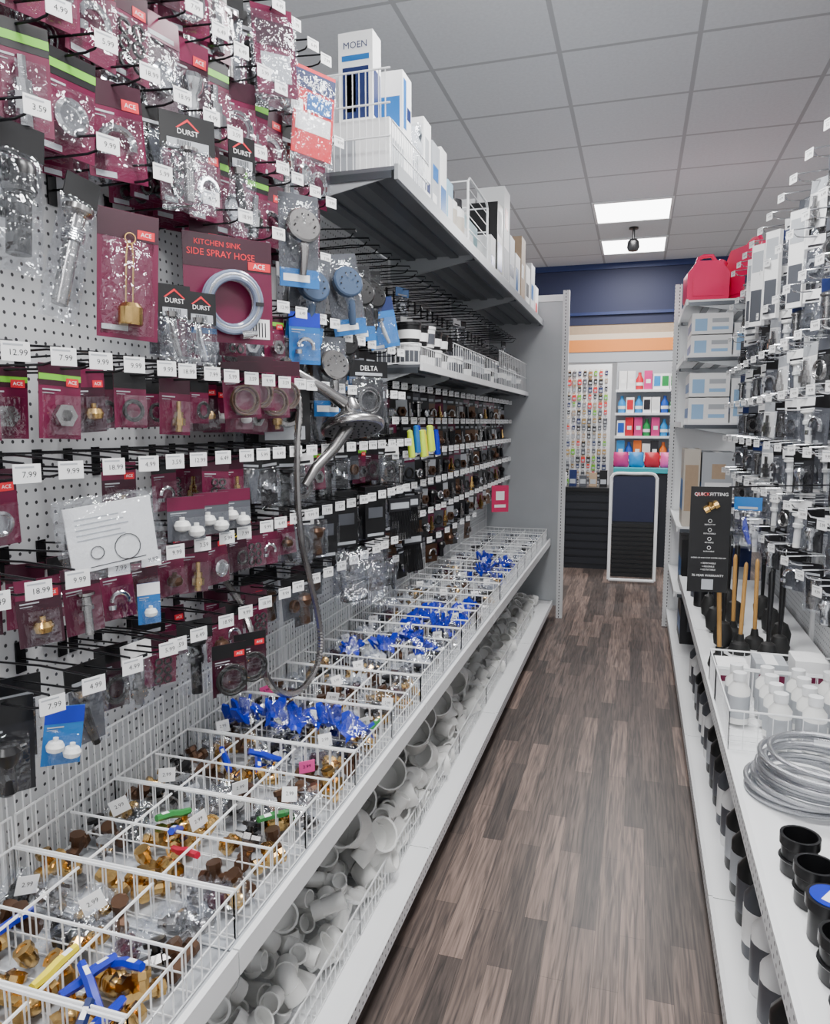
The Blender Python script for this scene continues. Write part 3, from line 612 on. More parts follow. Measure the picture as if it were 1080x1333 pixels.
def tagt(mt,lab):
    m=MB().box(-.02,.02,-.0008,.0008,0,.034,mt); m.text('2.99',0,.018,-.0012,ink,h=.009,w=.03); return T_('price_label','label',lab,[('price_label',m)])
TG=[tagt(paper,'small white price label standing in bin'),tagt(pink,'small pink price label standing in bin'),tagt(paper,'small white price label standing in bin'),tagt(paper,'small white price label standing in bin')]
frost=M('frosted',(.42,.44,.48),.2)
def cbag(seed,mt,lab):
    m=MB().crumple(.05,[bagc],seed,.9)
    rr=random.Random(seed)
    for i in range(5): m.lathe([(.01,-.012),(.014,-.01),(.014,.006),(.008,.012),(.008,.02)],mt,8,Tr(rr.uniform(-.03,.03),rr.uniform(-.025,.025),.008)@Ro(rr.uniform(0,180),'X')@Ro(rr.uniform(0,90),'Y'))
    return T_('small_parts_bag','bag',lab,[('small_parts_bag',m)])
BB=[T_('small_parts_bag','bag','crumpled blue plastic parts bag in bin',[('small_parts_bag',MB().crumple(.045,[blue],3,.9))]),
    T_('small_parts_bag','bag','crumpled blue and clear parts bag in bin',[('small_parts_bag',MB().crumple(.045,[blue,bagc],5,1.0))]),
    cbag(8,nickel,'clear parts bag with steel pieces in bin'),cbag(9,black,'clear parts bag with black pieces in bin'),cbag(10,brass,'clear parts bag with brass pieces in bin'),
    T_('small_parts_bag','bag','crinkled frosted plastic parts bag in bin',[('small_parts_bag',MB().crumple(.045,[frost,bagc],9,.8))]),cbag(14,maroond,'clear parts bag with dark pieces in bin')]
NU=T_('compression_nut','pipe fitting','small metal coupling nut in bin',[('compression_nut',MB().lathe([(.01,-.015),(.02,-.015),(.02,.01),(.014,.02),(.01,.02)],nickel,6,Ro(70,'X')))])
for bi,y in enumerate(BY):
    for cy in (0,1):
        for cx in range(3):
            X0=-.675-.085-.167*cx; Y0=y+.075+.146*cy; z=.665
            if y<2.0:
                kindb=R.choice(['valve','fit','bag','mix','mix','fit']) if y<1.65 else R.choice(['fit','bag','mix'])
                pv=R.choice(V)
                for a,b_ in ((-.045,-.035),(.0,-.04),(.045,-.03),(-.03,.035),(.032,.035)):
                    p=(X0+a+U(-.008,.008),Y0+b_+U(-.006,.006)); rz=U(0,360)
                    if kindb=='valve': t=R.choice([pv,pv,R.choice(V),EL,TE])
                    elif kindb=='fit': t=R.choice([EL,TE,TB,CK,CH,NU,TB])
                    elif kindb=='bag': t=R.choice([BB[2],BB[3],BB[4],CK,TB,BB[6]])
                    else: t=R.choice([R.choice(V),EL,CK,TB,BB[2],BB[3],CH])
                    spawn(t,(p[0],p[1],z+.02),(U(-35,35),U(-25,10),rz),'parts in near bins',scale=1.0)
                if R.random()<.5: spawn(R.choice(TG),(X0+U(-.05,.05),Y0+.0,z+.05),(U(-30,10),U(-20,20),90-U(20,60)),'bin labels')
            elif y<4.7:
                bl=(2.9<=y<3.25) or (3.8<y<4.5)
                for k in range(2):
                    t=R.choice(BB[:2] if bl and cx<2 and R.random()<.6 else BB[2:])
                    spawn(t,(X0+U(-.02,.02),Y0+(k-.5)*.06,z+.015+.02*k),(U(-20,20),U(-20,20),U(0,360)),'bags in bins',scale=1.15)
                for k in range(2): spawn(R.choice([CH,NU,CK,CK,TB,TB]),(X0+U(-.06,.06),Y0+U(-.04,.04),z+.02),(0,0,U(0,360)),'metal parts in bins')
                if R.random()<.45: spawn(TG[0],(X0,Y0,z+.055),(U(-30,10),0,90-U(20,60)),'bin labels')
            else:
                for k in range(2): spawn(R.choice([BB[2],BB[3],BB[5],NU,CK]),(X0+U(-.03,.03),Y0+(k-.5)*.06,z+.02),(U(-20,20),0,U(0,360)),'bags in bins')
def spiky(seed):
    rr=random.Random(seed); m=MB().crumple(.045,[blue],seed,1.1,7)
    for i in range(7):
        a=rr.uniform(0,360); q=rr.uniform(.55,.95); m.prism([(-.014*q,0),(.014*q,0),(.018*q,.05*q),(.008*q,.07*q),(-.014*q,.062*q)],-.004,.004,blue,Tr(rr.uniform(-.03,.03),rr.uniform(-.03,.03),0)@Ro(a,'Z')@Tr(0,.01,.01)@Ro(rr.uniform(-70,0),'X'))
    m.crumple(.065,[bagc],seed+4,1.1,6); return T_('parts_bag','bag','crumpled bright blue and clear parts bag',[('parts_bag',m)])
BS=[spiky(21),spiky(33),spiky(47)]
for i,p in enumerate(((-.73,1.82,.73),(-.82,1.86,.73),(-.91,1.83,.73),(-1.0,1.87,.73),(-1.08,1.84,.73),(-.75,2.62,.73),(-.86,2.72,.73),(-.78,2.95,.73),(-1.02,2.5,.74),(-.9,2.6,.73),(-.82,4.1,.73),(-.75,4.35,.73),(-.9,4.5,.73),(-.85,4.25,.73))): spawn(BS[i%3],p,(U(-15,15),U(-15,15),U(0,360)),'large blue bags')
# ---------------------------------------------------------------- pvc
def sock(m,T,ro=.03,ri=.024,L=.035,mt=pvc):
    m.lathe([(.0001,.006),(ri,.006),(ri,L),(ro,L),(ro,0),(ro*.9,0)][::-1],mt,14,T)
pe=MB(); pe.tube([(0,0,-.005),(0,0,.005),(.006,0,.018),(.02,0,.025),(.03,0,.025)],.027,pvc,14,caps=False); sock(pe,Tr(0,0,0)@Ro(180,'X')); sock(pe,Tr(.025,0,.025)@Ro(90,'Y'))
pt=MB(); pt.tube([(-.03,0,0),(.03,0,0)],.027,pvc,14,caps=False); sock(pt,Tr(.02,0,0)@Ro(90,'Y')); sock(pt,Tr(-.02,0,0)@Ro(-90,'Y')); sock(pt,Tr(0,0,.02))
pc=MB(); sock(pc,I4,.03,.025,.04); sock(pc,Ro(180,'X'),.03,.025,.04)
pr=MB(); sock(pr,I4,.042,.036,.045); sock(pr,Ro(180,'X'),.03,.025,.03)
P=[T_('pvc_elbow','pipe fitting','white plastic pipe elbow in wire basket',[('pvc_elbow',pe)]),T_('pvc_tee','pipe fitting','white plastic pipe tee in wire basket',[('pvc_tee',pt)]),T_('pvc_coupling','pipe fitting','white plastic pipe coupling in wire basket',[('pvc_coupling',pc)]),T_('pvc_reducer','pipe fitting','white plastic reducer fitting in wire basket',[('pvc_reducer',pr)])]
y=.75
while y<5.85:
    st=.088 if y<3 else .13
    for ix in range(4):
        for lz in range(2 if y<3.2 else 1):
            if lz and ix==0 and R.random()<.4: continue
            sc=U(.7,.95) if y<1.9 else U(.9,1.35)
            spawn(R.choice(P),(-.765-.09*ix+U(-.012,.012),y+U(-.01,.01),.2+.085*lz+.012*ix),(U(-90,90),U(-70,70),U(0,360)),'pvc fittings',scale=sc)
    y+=st
pl=MB().lathe([(.0001,-.05),(.055,-.05),(.055,.07),(.06,.07),(.06,-.055),(.05,-.058)][::-1],pvc,20)
PL=T_('large_pipe_hub','pipe fitting','large white plastic pipe hub',[('large_pipe_hub',pl)])
for i in range(9): spawn(PL,(-.8-.04*(i%2),1.95+.17*i,.38),(70+U(-20,20),U(-20,20),U(0,60)),'large pipe hubs')
# ---------------------------------------------------------------- shelf stock (top shelf)
def pbox(w,d,h,base,acc=(),side=(),txt=(),name='product_box',lab='white product box',loc=(0,0,0),rot=(0,0,0),grp='boxes on shelf'):
    m=MB(); m.box(-w/2,w/2,0,d,0,h,base)
    for x,z,a,b_,mt in acc: m.box(-w/2+x*w,-w/2+(x+a)*w,-.001,0,z*h,(z+b_)*h,mt)
    for y_,z,a,b_,mt in side:
        m.box(w/2,w/2+.001,y_*d,(y_+a)*d,z*h,(z+b_)*h,mt); m.box(-w/2-.001,-w/2,y_*d,(y_+a)*d,z*h,(z+b_)*h,mt)
    for t,x,z,hh_,mt in txt: m.text(t,-w/2+x*w,z*h,-.002,mt,h=hh_,w=w*.85)
    f=MB().box(-w/2,w/2,0,d*.49,h,h+.0015,base).box(-w/2,w/2,d*.51,d,h,h+.0015,base).box(-.02,.02,0,d,h+.0015,h+.0022,tan if base is tan else paper)
    if len(lab.split())<4: lab=lab+' with printed panel'
    return one(name,'box',lab,[('carton',m),('top_flaps',f)],loc,rot,grp)
pbox(.26,.26,.175,paper,[(.05,.1,.5,.6,greyp)],[(.1,.2,.5,.5,greyp)],lab='low white carton with grey printed panel',loc=(-.93,2.36,2.4))
pbox(.12,.08,.29,paper,[(.12,.08,.76,.55,navy),(.2,.15,.3,.4,greyp),(.1,.7,.8,.06,sky)],[(.1,.1,.8,.5,navy)],[('MOEN',.5,.86,.022,navy)],lab='tall white box with navy panel and lettering',loc=(-.93,2.4,2.577))
pbox(.1,.1,.2,paper,[(.1,.1,.8,.5,sky)],[(.1,.1,.3,.8,sky),(.5,.3,.4,.2,navy)],lab='white and blue carton standing upright',loc=(-.85,2.5,2.577))
one('wrapped_bundle','package','clear wrapped bundle beside tall box',[('bundle',MB().pillow(.2,.24,.16,paper,.24,seed=7,crumple=.012)),('wrap',MB().pillow(.22,.26,.18,bagc,.25,seed=9,crumple=.01))],(-1.02,2.56,2.578))
one('wrapped_bundle','package','clear wrapped white and blue bundle',[('bundle',MB().pillow(.14,.26,.12,greyp,.26,seed=17,crumple=.012)),('wrap',MB().pillow(.16,.28,.14,bagc,.27,seed=19,crumple=.01))],(-.86,2.66,2.578-.177),(0,0,20))
specs=[(2.72,.11,.13,.31,paper,[(.1,.2,.8,.12,navy),(.2,.5,.5,.3,greyp)],'tall white carton'),(2.84,.12,.13,.27,greyp,[(.1,.5,.7,.2,sky),(.1,.1,.5,.2,paper)],'grey carton with pale blue print'),(2.97,.1,.13,.29,paper,[(.0,.1,.9,.4,sky)],'white carton with light blue side'),
(3.08,.1,.12,.2,M('tealw',(.3,.5,.65),.5),[(.1,.2,.8,.5,paper)],'pale blue carton'),(4.02,.14,.14,.2,paper,[(.1,.2,.7,.3,blue)],'white carton with blue print'),(4.2,.17,.16,.42,black,[(.1,.15,.8,.35,blue),(.1,.6,.7,.3,greyp)],'tall black carton with blue panel'),
(4.4,.2,.16,.56,paper,[(.1,.1,.8,.3,greyp),(.2,.6,.5,.2,red)],'very tall white carton'),(4.62,.18,.15,.34,M('palegrey',(.6,.62,.66),.5),[(.1,.3,.8,.2,navy)],'grey carton with navy stripe'),(4.84,.2,.16,.28,paper,[(.1,.2,.5,.5,sky)],'white carton with blue panel'),
(5.08,.18,.15,.44,tan,[(.1,.4,.5,.2,paper)],'brown cardboard carton'),(5.3,.2,.16,.3,paper,[(.1,.3,.6,.3,ink)],'white carton with dark label'),(5.55,.2,.16,.36,M('greywh',(.7,.71,.73),.5),[(.1,.3,.6,.3,sky)],'grey-white carton'),(5.78,.18,.15,.24,paper,[(.2,.2,.5,.3,red)],'white carton with red print')]
for y_,d,w_,h,b_,sd,lab in specs:
    pbox(w_,d-.01,h,b_,[(.1,.1,.7,.25,greyp)],sd,lab=lab,loc=(-.79-w_/2,y_,2.4),grp='cartons on upper shelf')
    pbox(w_+.02,d-.01,h*.9,paper,[(.1,.2,.6,.4,sky)],[],lab='white carton behind front row',loc=(-.975-w_/2,y_,2.4),grp='cartons on upper shelf')
for y_ in (3.24,3.38):
    one('plastic_jar','jar','white jar with grey label and lid',[('jar',MB().lathe([(.055,0),(.06,.01),(.06,.15),(.045,.165),(.045,.17)],paper,18)),('label_band',MB().lathe([(.0605,.03),(.061,.03),(.061,.12),(.0605,.12)],beige,18)),('lid',MB().lathe([(.05,.17),(.05,.2),(.001,.2)],ink,18))],(-.85,y_,2.4),group='jars on upper shelf')
rk=MB()
for x_ in(-.8,-1.1):
    rk.tube([(x_,3.5,2.4),(x_,3.5,2.72),(x_,3.53,2.74),(x_,3.93,2.74),(x_,3.96,2.72),(x_,3.96,2.4)],.006,wirew,6)
    for i in range(5): rk.w((x_,3.5,2.45+.06*i),(x_,3.96,2.45+.06*i),.002,wirew)
for y_ in (3.5,3.96):
    for z_ in (2.45,2.6,2.72): rk.w((-.8,y_,z_),(-1.1,y_,z_),.004,wirew)
one('wire_rack','rack','white wire rack standing on upper shelf',[('wire_rack',rk)])
pbox(.2,.35,.2,M('pteal',(.25,.45,.5),.5),[],[(.1,.2,.6,.5,paper)],lab='pale teal carton inside wire rack',loc=(-.94,3.55,2.4))
one('wire_fence','rack','white wire fence standing on shelf end',[('wire_fence',fence(.39,.3,.022,.0018,(0,.33,.66,1)))],(-1.17,2.31,2.4))
one('wire_fence','rack','white wire fence along shelf edge',[('wire_fence',fence(.4,.26,.025,.0018,(0,.5,1)))],(-1.15,2.31,2.4),(0,0,90))
one('wire_fence','rack','low white wire fence along shelf front',[('wire_fence',fence(.42,.14,.025,.0018,(0,.5,1)))],(-.775,2.31,2.404),(0,0,90))
tub=T_('putty_tub','tub','black tub with white label band and lid',[('tub',MB().lathe([(.045,0),(.05,.07)],black,20)),('label_band',MB().lathe([(.0475,.015),(.0485,.015),(.0505,.05),(.0495,.05)],paper,20)),('lid',MB().lathe([(.053,.07),(.053,.082),(.001,.083)],black,20))])
tubw=T_('putty_tub','tub','white tub with printed label and lid',[('tub',MB().lathe([(.045,0),(.05,.08)],paper,20)),('label_band',MB().lathe([(.0475,.015),(.0485,.015),(.0505,.06),(.0495,.06)],dgrey,20)),('lid',MB().lathe([(.053,.08),(.053,.092),(.001,.093)],paper,20))])
for i in range(5):
    for lv in range(2):
        for c_ in range(2): spawn(tub if (i+lv)%3 else tubw,(-.94-.12*c_,3.02+.115*i,1.84+.095*lv),(0,0,U(0,40)),'putty tubs')
cn=T_('spray_can','can','grey and white can with black cap',[('can',MB().lathe([(.03,0),(.032,.005),(.032,.14),(.02,.155),(.02,.16)],dgrey,16)),('label_band',MB().lathe([(.0325,.05),(.033,.05),(.033,.11),(.0325,.11)],greyp,16)),('cap',MB().lathe([(.022,.16),(.022,.19),(.001,.192)],ink,14))])
cb=T_('spray_can','can','blue can with white label and cap',[('can',MB().lathe([(.04,0),(.042,.005),(.042,.17),(.03,.185)],navy,16)),('label_band',MB().lathe([(.0425,.05),(.043,.05),(.043,.13),(.0425,.13)],greyp,16)),('cap',MB().lathe([(.03,.185),(.03,.21),(.001,.211)],paper,14))])
yc=3.66
while yc<5.9:
    for c_ in range(2): spawn(R.choice([cn,cb,tubw,tub,cn]),(-.935-.11*c_,yc,1.84),(0,0,0),'cans on middle shelf')
    yc+=.11
one('wire_fence','rack','low white wire fence on middle shelf edge',[('wire_fence',fence(1.2,.14,.05,.0014,(0,.5,1)))],(-.877,3.55,1.846),(0,0,90),'middle shelf fences')
one('wire_fence','rack','low white wire fence on middle shelf edge',[('wire_fence',fence(1.2,.22,.05,.0016,(0,.5,1)))],(-.877,4.78,1.846),(0,0,90),'middle shelf fences')
one('wire_fence','rack','low white wire fence on middle shelf edge',[('wire_fence',fence(.55,.07,.03,.0014,(0,1)))],(-.877,2.97,1.846),(0,0,90),'middle shelf fences')
one('wire_fence','rack','low white wire fence on middle shelf end',[('wire_fence',fence(.3,.08,.02,.0016,(0,1)))],(-1.18,2.96,1.846),(0,0,0),'middle shelf fences')
# ---------------------------------------------------------------- right side
RP=[cardpack(.09,.16,dgrey,black,'spout',.1,chrome,logo=False,label='grey card with chrome part'),bagpack(.08,.16,black,'stem',.1,nickel,inner=ink,label='clear bag with black header, steel fitting'),cardpack(.09,.17,paper,greyp,'stem',.1,nickel,logo=False,label='white card with nickel fitting'),
    bagpack(.09,.16,paper,'nut',.08,chrome,inner=dgrey,label='clear bag with steel nut'),cardpack(.085,.16,ink,black,'handle',.1,chrome,logo=False,label='black card with chrome handle'),cardpack(.085,.16,black,dgrey,'coil',.08,nickel,logo=False,label='black card with coiled steel hose'),
    bagpack(.09,.17,paper,'pipe',.13,pvc,inner=dgrey,label='clear bag with white plastic tube'),cardpack(.09,.16,dgrey,navy,'pipe',.1,nickel,logo=False,label='dark grey card with steel tube')]
for z in (2.45,2.26,2.07,1.88,1.69,1.5,1.31,1.12):
    row(z,2.25,4.95,.25,RP,(2,3),'c',skip=.03,side=1,grp='packs on opposite pegboard',yaw=(-45,-15))
tw=MB().box(-.035,.035,-.01,.01,-.36,.0,paper).box(-.03,.03,-.011,-.01,-.34,-.2,dgrey).box(-.03,.03,-.011,-.01,-.12,-.03,greyp)
TW=T_('trim_box','box','long slim white box hanging on peg',[('trim_box',tw)])
for i,(x,y_) in enumerate(((.52,3.5),(.5,3.75),(.56,3.2),(.52,4.05),(.56,4.35),(.6,4.7))): spawn(TW,(x,y_,2.4),(0,0,-50),'slim hanging boxes')
H(bagpack(.1,.18,sky,'rod',.12,blue,label='bag with blue nozzle tool'),.42,3.1,1.3,-100)
def rb(w,d,h,base,x,y_,z,acc,lab,txt=()): pbox(w,d,h,base,acc,[(.1,.2,.8,.4,sky)],txt,lab=lab,loc=(x,y_,z),grp='cartons on opposite shelves')
pb=M('pblue',(.3,.5,.75),.5)
for k,(x,z,h) in enumerate(((.42,2.02,.13),(.42,2.155,.13),(.65,2.02,.2),(.42,1.6,.16),(.42,1.765,.15),(.65,1.6,.28))):
    rb(.24 if x<.5 else .2,.4,h-.004,paper,x,5.04,z,[(.08,.15,.3,.6,pb),(.5,.2,.4,.15,pb),(.5,.55,.4,.2,greyp)],'white carton with pale blue printing')
rb(.1,.3,.5,beige,.34,5.05,.93,[(.1,.2,.8,.6,tan)],'beige upright box'); rb(.2,.35,.48,greyp,.5,5.05,.93,[(.1,.2,.8,.4,paper),(.3,.65,.4,.2,tan)],'grey box with white printed door'); rb(.14,.35,.42,black,.68,5.05,.93,[(.2,.3,.6,.3,greyp)],'black box with grey label')
rb(.2,.35,.34,black,.4,5.05,.5,[(.2,.3,.6,.3,dgrey)],'black box with grey label'); rb(.2,.35,.3,navy,.62,5.05,.5,[(.2,.3,.6,.3,greyp)],'navy box with white label')
rb(.22,.35,.28,ink,.42,5.05,.14,[(.2,.3,.6,.3,dgrey)],'black box with grey label'); rb(.2,.35,.26,greyp,.64,5.05,.14,[(.2,.3,.6,.3,paper)],'grey box with white label')
def can():
    b=MB(); poly=[(-.12,0),(.12,0),(.125,.02),(.125,.17),(.07,.245),(-.07,.245),(-.125,.17),(-.125,.02)]
    b.prism(poly,-.085,.085,gas); b.prism([(-.09,.03),(.09,.03),(.09,.14),(-.09,.14)],-.09,-.085,gas)
    h=MB().tube([(-.06,0,.24),(-.05,0,.275),(-.02,0,.288),(.03,0,.288),(.06,0,.24)],.013,gas,8)
    c=MB().lathe([(.03,0),(.03,.03),(.02,.035),(.001,.04)],gas,14,Tr(.085,0,.225)@Ro(30,'Y'))
    return T_('gas_can','fuel can','pinkish red plastic fuel can with moulded handle',[('can_body',b),('handle',h),('cap',c)])
G=can(); spawn(G,(.38,5.15,2.362),(0,0,5),'fuel cans'); spawn(G,(.66,5.15,2.362),(0,0,-65),'fuel cans',scale=1.3)
s=MB(); s.box(-.07,.07,0,.004,-.39,0,black)
s.text('QUICKFITTING',0,-.028,-.001,paper,w=.115); s.text('QUICK',-.03,-.028,-.0014,red,w=.048)
s.lathe([(.01,-.025),(.014,-.025),(.014,-.008),(.01,-.005),(.01,.01),(.015,.012),(.015,.028),(.01,.028)],brass,8,Tr(0,-.008,-.075)@Ro(60,'Y')); s.lathe([(.01,0),(.013,.02)],brass,8,Tr(0,-.008,-.075))
for i,t in enumerate(('PERFECT FIT','DETACHABLE','REUSABLE','ROTATABLE')):
    s.ring(.006,.001,paper,12,4,Tr(0,-.002,-.125-i*.033)@FR); s.text(t,0,-.139-i*.033,-.001,paper,h=.005)
s.text('HYBRID UP AND SWAP COPPER AND PEX',0,-.262,-.001,paper,w=.12)
for i,t in enumerate(('> REMOVABLE','> REUSABLE','> ROTATABLE')): s.text(t,0,-.282-i*.012,-.001,paper,h=.006)
s.text('75-YEAR WARRANTY',0,-.328,-.001,paper,w=.11); s.box(-.02,.02,-.001,0,-.38,-.342,greyp)
one('hanging_sign','sign','narrow black sign with white product lettering',[('sign_board',s),('wire_arm',MB().w((.06,.002,.0),(.52,.1,.01),.003,blackm,5))],(.262,2.85,1.37),(0,0,4))
pg=T_('plunger','plunger','plunger with wooden handle and black rubber cup',[('handle',MB().lathe([(.008,.07),(.0085,.1),(.0085,.36),(.006,.375),(.001,.38)],wood,12)),('rubber_cup',MB().lathe([(.042,0),(.044,.01),(.035,.04),(.017,.052),(.013,.08),(.001,.08)],rubber,20))])
for p in ((.335,3.0),(.43,3.2),(.43,3.42),(.5,3.3)): spawn(pg,(p[0],p[1],.656),(U(-3,3),U(-3,3),0),'plungers')
tbt=T_('brush','brush','black handled toilet brush with bristles',[('handle',MB().lathe([(.007,.1),(.009,.2),(.012,.38),(.001,.4)],black,10)),('bristles',MB().lathe([(.01,0),(.035,.02),(.04,.07),(.025,.11),(.008,.12)],rubber,14))])
for p in ((.36,3.5),(.36,3.75),(.46,3.65),(.5,2.98),(.37,3.25),(.46,3.9),(.56,3.1),(.6,3.3),(.6,3.55),(.6,3.8)): spawn(tbt,(p[0],p[1],.656),(0,0,0),'brushes')
for i in range(6):
    one('bottle','bottle','black bottle with printed label',[('bottle',MB().lathe([(.035,0),(.035,.15),(.014,.18),(.014,.21)],[black,navy,dgrey][i%3],14)),('cap',MB().lathe([(.016,.21),(.016,.235),(.001,.235)],[red,blue,black][i%3],12))],(.34+.1*(i%2),4.0+.22*(i//2)+.05*(i%2),.656),group='bottles on opposite shelf')
spawn(T_('wire_basket','basket','white wire basket holding white jars',[('basket_frame',basket(.38,.42,.12,.12))]),(.7,2.2,.66),group='opposite baskets')
spawn(T_('wire_basket','basket','white wire basket holding small cartons',[('basket_frame',basket(.2,.42,.12,.12))]),(.7,2.6,.66),group='opposite baskets')
jr=T_('plastic_jar','jar','white plastic bottle with screw lid and label',[('jar',MB().lathe([(.03,0),(.032,.005),(.032,.11),(.018,.13),(.018,.135)],pvc,18)),('label_band',MB().lathe([(.0325,.02),(.033,.02),(.033,.09),(.0325,.09)],greyp,18)),('lid',MB().lathe([(.02,.135),(.02,.16),(.001,.161)],white,18))])
for i in range(4):
    for j in range(4):
        if i==0 and j<2: continue
        spawn(jr,(.33+.09*i,2.25+.08*j,.668),(0,0,U(0,90)),'white jars')
for i in range(3): pbox(.1,.12,.1+.02*i,[paper,greyp,paper][i],[(.1,.5,.8,.2,maroon)],[],lab='small carton with maroon print in basket',loc=(.34+.12*i,2.64,.668),grp='small cartons')
for i in range(3):
    h=MB()
    for k in range(4): h.ring(.13-.012*(k%2)+.006*i,.0065,hosem,36,8,Tr(U(-.008,.008),U(-.008,.008),.007+.0125*k)@Ro(U(-2,2),'X'))
    h.lathe([(.01,-.02),(.01,.02)],chrome,8,Tr(.12,0,.03)@Ro(90,'X'))
    one('hose_coil','hose','coiled braided steel supply hose on shelf',[('hose_coil',h)],(.43+.02*i,1.98-.015*i,.657+.04*i),(0,0,40*i),'hose coils')
cup=T_('pipe_hub','pipe fitting','large black plastic pipe fitting standing upright',[('hub',MB().lathe([(.0001,.01),(.038,.01),(.04,.1),(.047,.1),(.047,.075),(.042,.07),(.042,0)][::-1],black,22)),('collar',MB().ring(.044,.004,black,24,6,Tr(0,0,.04)))])
cupl=T_('pipe_hub','pipe fitting','black pipe fitting with blue printed lid',[('hub',MB().lathe([(.042,0),(.042,.07),(.05,.075),(.05,.1),(.001,.1)],black,22)),('lid_label',MB().lathe([(.042,.1005),(.042,.102),(.001,.102)],blue,22).box(-.025,.025,-.01,.01,.102,.1025,paper))])
for i in range(9):
    for j in range(3): spawn(cupl if (i,j) in ((6,0),(4,1)) else cup,(.36+.1*j+U(-.006,.006),.78+.105*i,.657),(0,0,U(0,90)),'black pipe fittings',scale=.84)
dbt=[T_('cleaner_bottle','bottle','upright cleaner bottle with label',[('bottle',MB().lathe([(.045,0),(.047,.01),(.047,.17),(.018,.21),(.018,.24)],a,16)),('label_band',MB().lathe([(.0475,.04),(.048,.04),(.048,.14),(.0475,.14)],b2,16)),('cap',MB().lathe([(.02,.24),(.02,.27),(.001,.271)],c2,12))]) for a,b2,c2 in ((black,dgrey,red),(dgrey,paper,black),(paper,dgrey,black),(black,greyp,paper))]
for i in range(26):
    for j in range(2): spawn(dbt[(i*3+j+i//4)%4],(.37+.11*j,.8+.14*i,.141),(0,0,U(0,90)),'cleaner bottles on base shelf')
# ---------------------------------------------------------------- far room
lw=MB().box(-.95,-.28,8.2,8.6,0,.05,slatb)
for i in range(9): lw.box(-.95,-.28,8.18,8.2,.06+.086*i,.125+.086*i,slatb)
lw.box(-.95,-.28,8.2,8.6,.05,.86,slatb)
one('display_counter','counter','low black slatted display counter',[('counter',lw),('counter_top',MB().box(-.97,-.26,8.16,8.62,.86,.9,black))])
one('display_counter','counter','dark counter front with blue top',[('counter',MB().box(-.25,1.2,8.5,9.0,0,1.05,slatb)),('counter_top',MB().box(-.25,1.22,8.46,9.02,1.05,1.1,tealp))])
one('display_counter','counter','black counter behind doorway',[('counter',MB().box(-2.5,-1.0,8.5,9.0,0,1.0,slatb)),('counter_top',MB().box(-2.5,-1.0,8.46,9.02,1.0,1.04,black))])
fr=MB().tube(smooth([(-.22,0,.03),(-.22,0,.5),(-.22,0,1.0),(-.215,0,1.06),(-.17,0,1.1),(0,0,1.1),(.17,0,1.1),(.215,0,1.06),(.22,0,1.0),(.22,0,.5),(.22,0,.03)],4),.016,white,8)
fr.tube([(-.22,0,.03),(.22,0,.03)],.016,white,8)
pn=MB().box(-.2,.2,.0,.02,.62,1.07,M('navy_dark',(.004,.008,.04),.4)); ls=MB()
for i in range(12): ls.box(-.2,.2,-.005,.02,.07+.045*i,.1+.045*i,black)
ls.box(-.2,.2,.02,.025,.06,.62,slatb)
one('folding_stand','stand','white rounded tube frame with dark panels',[('frame',fr),('upper_panel',pn),('slats',ls)],(-.02,7.55,0),(-4,0,3))
one('pegboard_panel','pegboard','white display panel hung with small goods',[('pegboard_panel',MB().box(-1.3,-.35,9.9,9.95,0,2.35,white))])
kt=[T_('key_pack','key','tiny packaged key hanging on display hook',[('key_pack',MB().ring(.012,.003,brass if i%2 else chrome,10,4,Tr(0,-.01,-.01)@FR).box(-.018,.018,-.012,.0,-.07,-.015,mt).box(-.012,.012,-.013,-.012,-.06,-.04,greyp))]) for i,mt in enumerate((brass,chrome,ink,red,tan,ink,dgrey,green,navy))]
for i in range(13):
    for j in range(15): spawn(R.choice(kt),(-1.22+.067*i,9.9,2.28-.1*j),(0,0,0),'keys on display',scale=U(.9,1.4))
fs=MB().box(-.3,1.3,10.35,10.4,0,2.4,greyp)
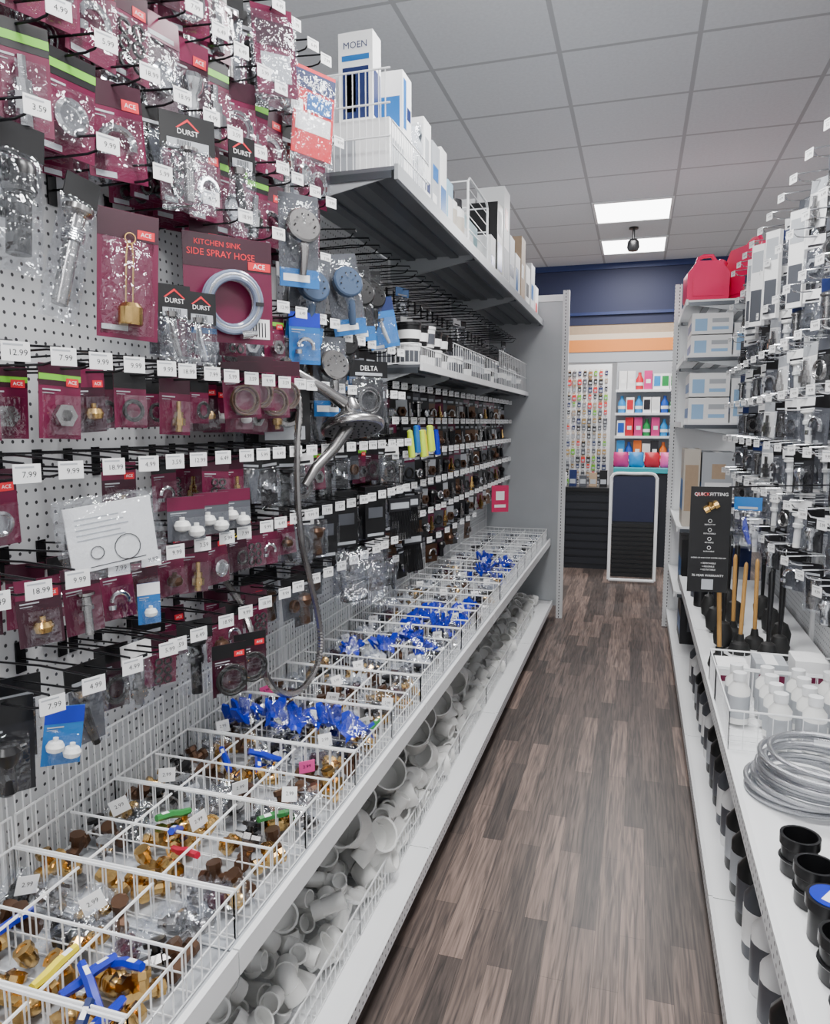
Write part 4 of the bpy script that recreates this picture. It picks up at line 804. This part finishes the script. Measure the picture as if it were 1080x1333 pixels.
one('shelf_unit','shelf','white shelves stocked with colourful goods',[('back',fs)]+[('shelf_board',MB().box(-.3,1.3,10.05,10.35,z,z+.03,white)) for z in (.8,1.1,1.4,1.7,2.0)])
cols=[M('goods%d'%i,c,.4) for i,c in enumerate(((.6,.01,.03),(.01,.08,.45),(.8,.45,.01),(.75,.75,.75),(.01,.25,.06),(.75,.15,.01),(.01,.01,.015),(.6,.03,.2),(.02,.25,.6)))]
gt=[]
for mt in cols:
    gt.append(T_('goods_bottle','bottle','small bright bottle on far shelf',[('goods_bottle',MB().lathe([(.045,0),(.048,.13),(.02,.18),(.02,.22)],mt,12).lathe([(.0485,.05),(.049,.05),(.049,.09),(.0485,.09)],paper,12))]))
    gt.append(T_('goods_box','box','small bright carton on far shelf',[('goods_box',MB().box(-.05,.05,-.04,.04,0,.24,mt).box(-.025,.03,-.041,-.04,.08,.13,paper))]))
    gt.append(T_('goods_box','box','small white carton on far shelf',[('goods_box',MB().box(-.05,.05,-.04,.04,0,.2,paper).box(-.04,.04,-.041,-.04,.04,.17,mt))]))
for z in (.83,1.13,1.43,1.73,2.03):
    for i in range(14): spawn(R.choice(gt),(-.22+.107*i,10.12,z),(0,0,U(-8,8)),'colourful goods')
for i,(mt) in enumerate((cols[7],cols[8],cols[0],pink,cols[3],cols[8])):
    one('snack_bag','bag','bright plump bag on counter',[('snack_bag',MB().pillow(.16,.17,.08,mt,.17,seed=i+30))],(-.18+.17*i,8.7,1.1),(0,0,0),'bags on counter')
for i in range(6):
    one('goods_box','box','small dark box on black counter',[('goods_box',MB().box(-.04,.04,-.03,.03,0,.12+.03*(i%3),[ink,paper,navy,dgrey,tan,black][i]).box(-.03,.03,-.031,-.03,.03,.08,greyp))],(-.9+.11*i,8.35,.9),(0,0,0),'boxes on black counter')
# ---------------------------------------------------------------- camera
cd=bpy.data.cameras.new('Camera'); cd.sensor_fit='HORIZONTAL'; cd.sensor_width=36; cd.lens=36*955/1080; cd.clip_start=.02
co=bpy.data.objects.new('Camera',cd); co.location=(0,0,1.6); co.rotation_euler=(math.radians(90-6.93),0,math.radians(16.83)); COL.objects.link(co)
bpy.context.scene.camera=co
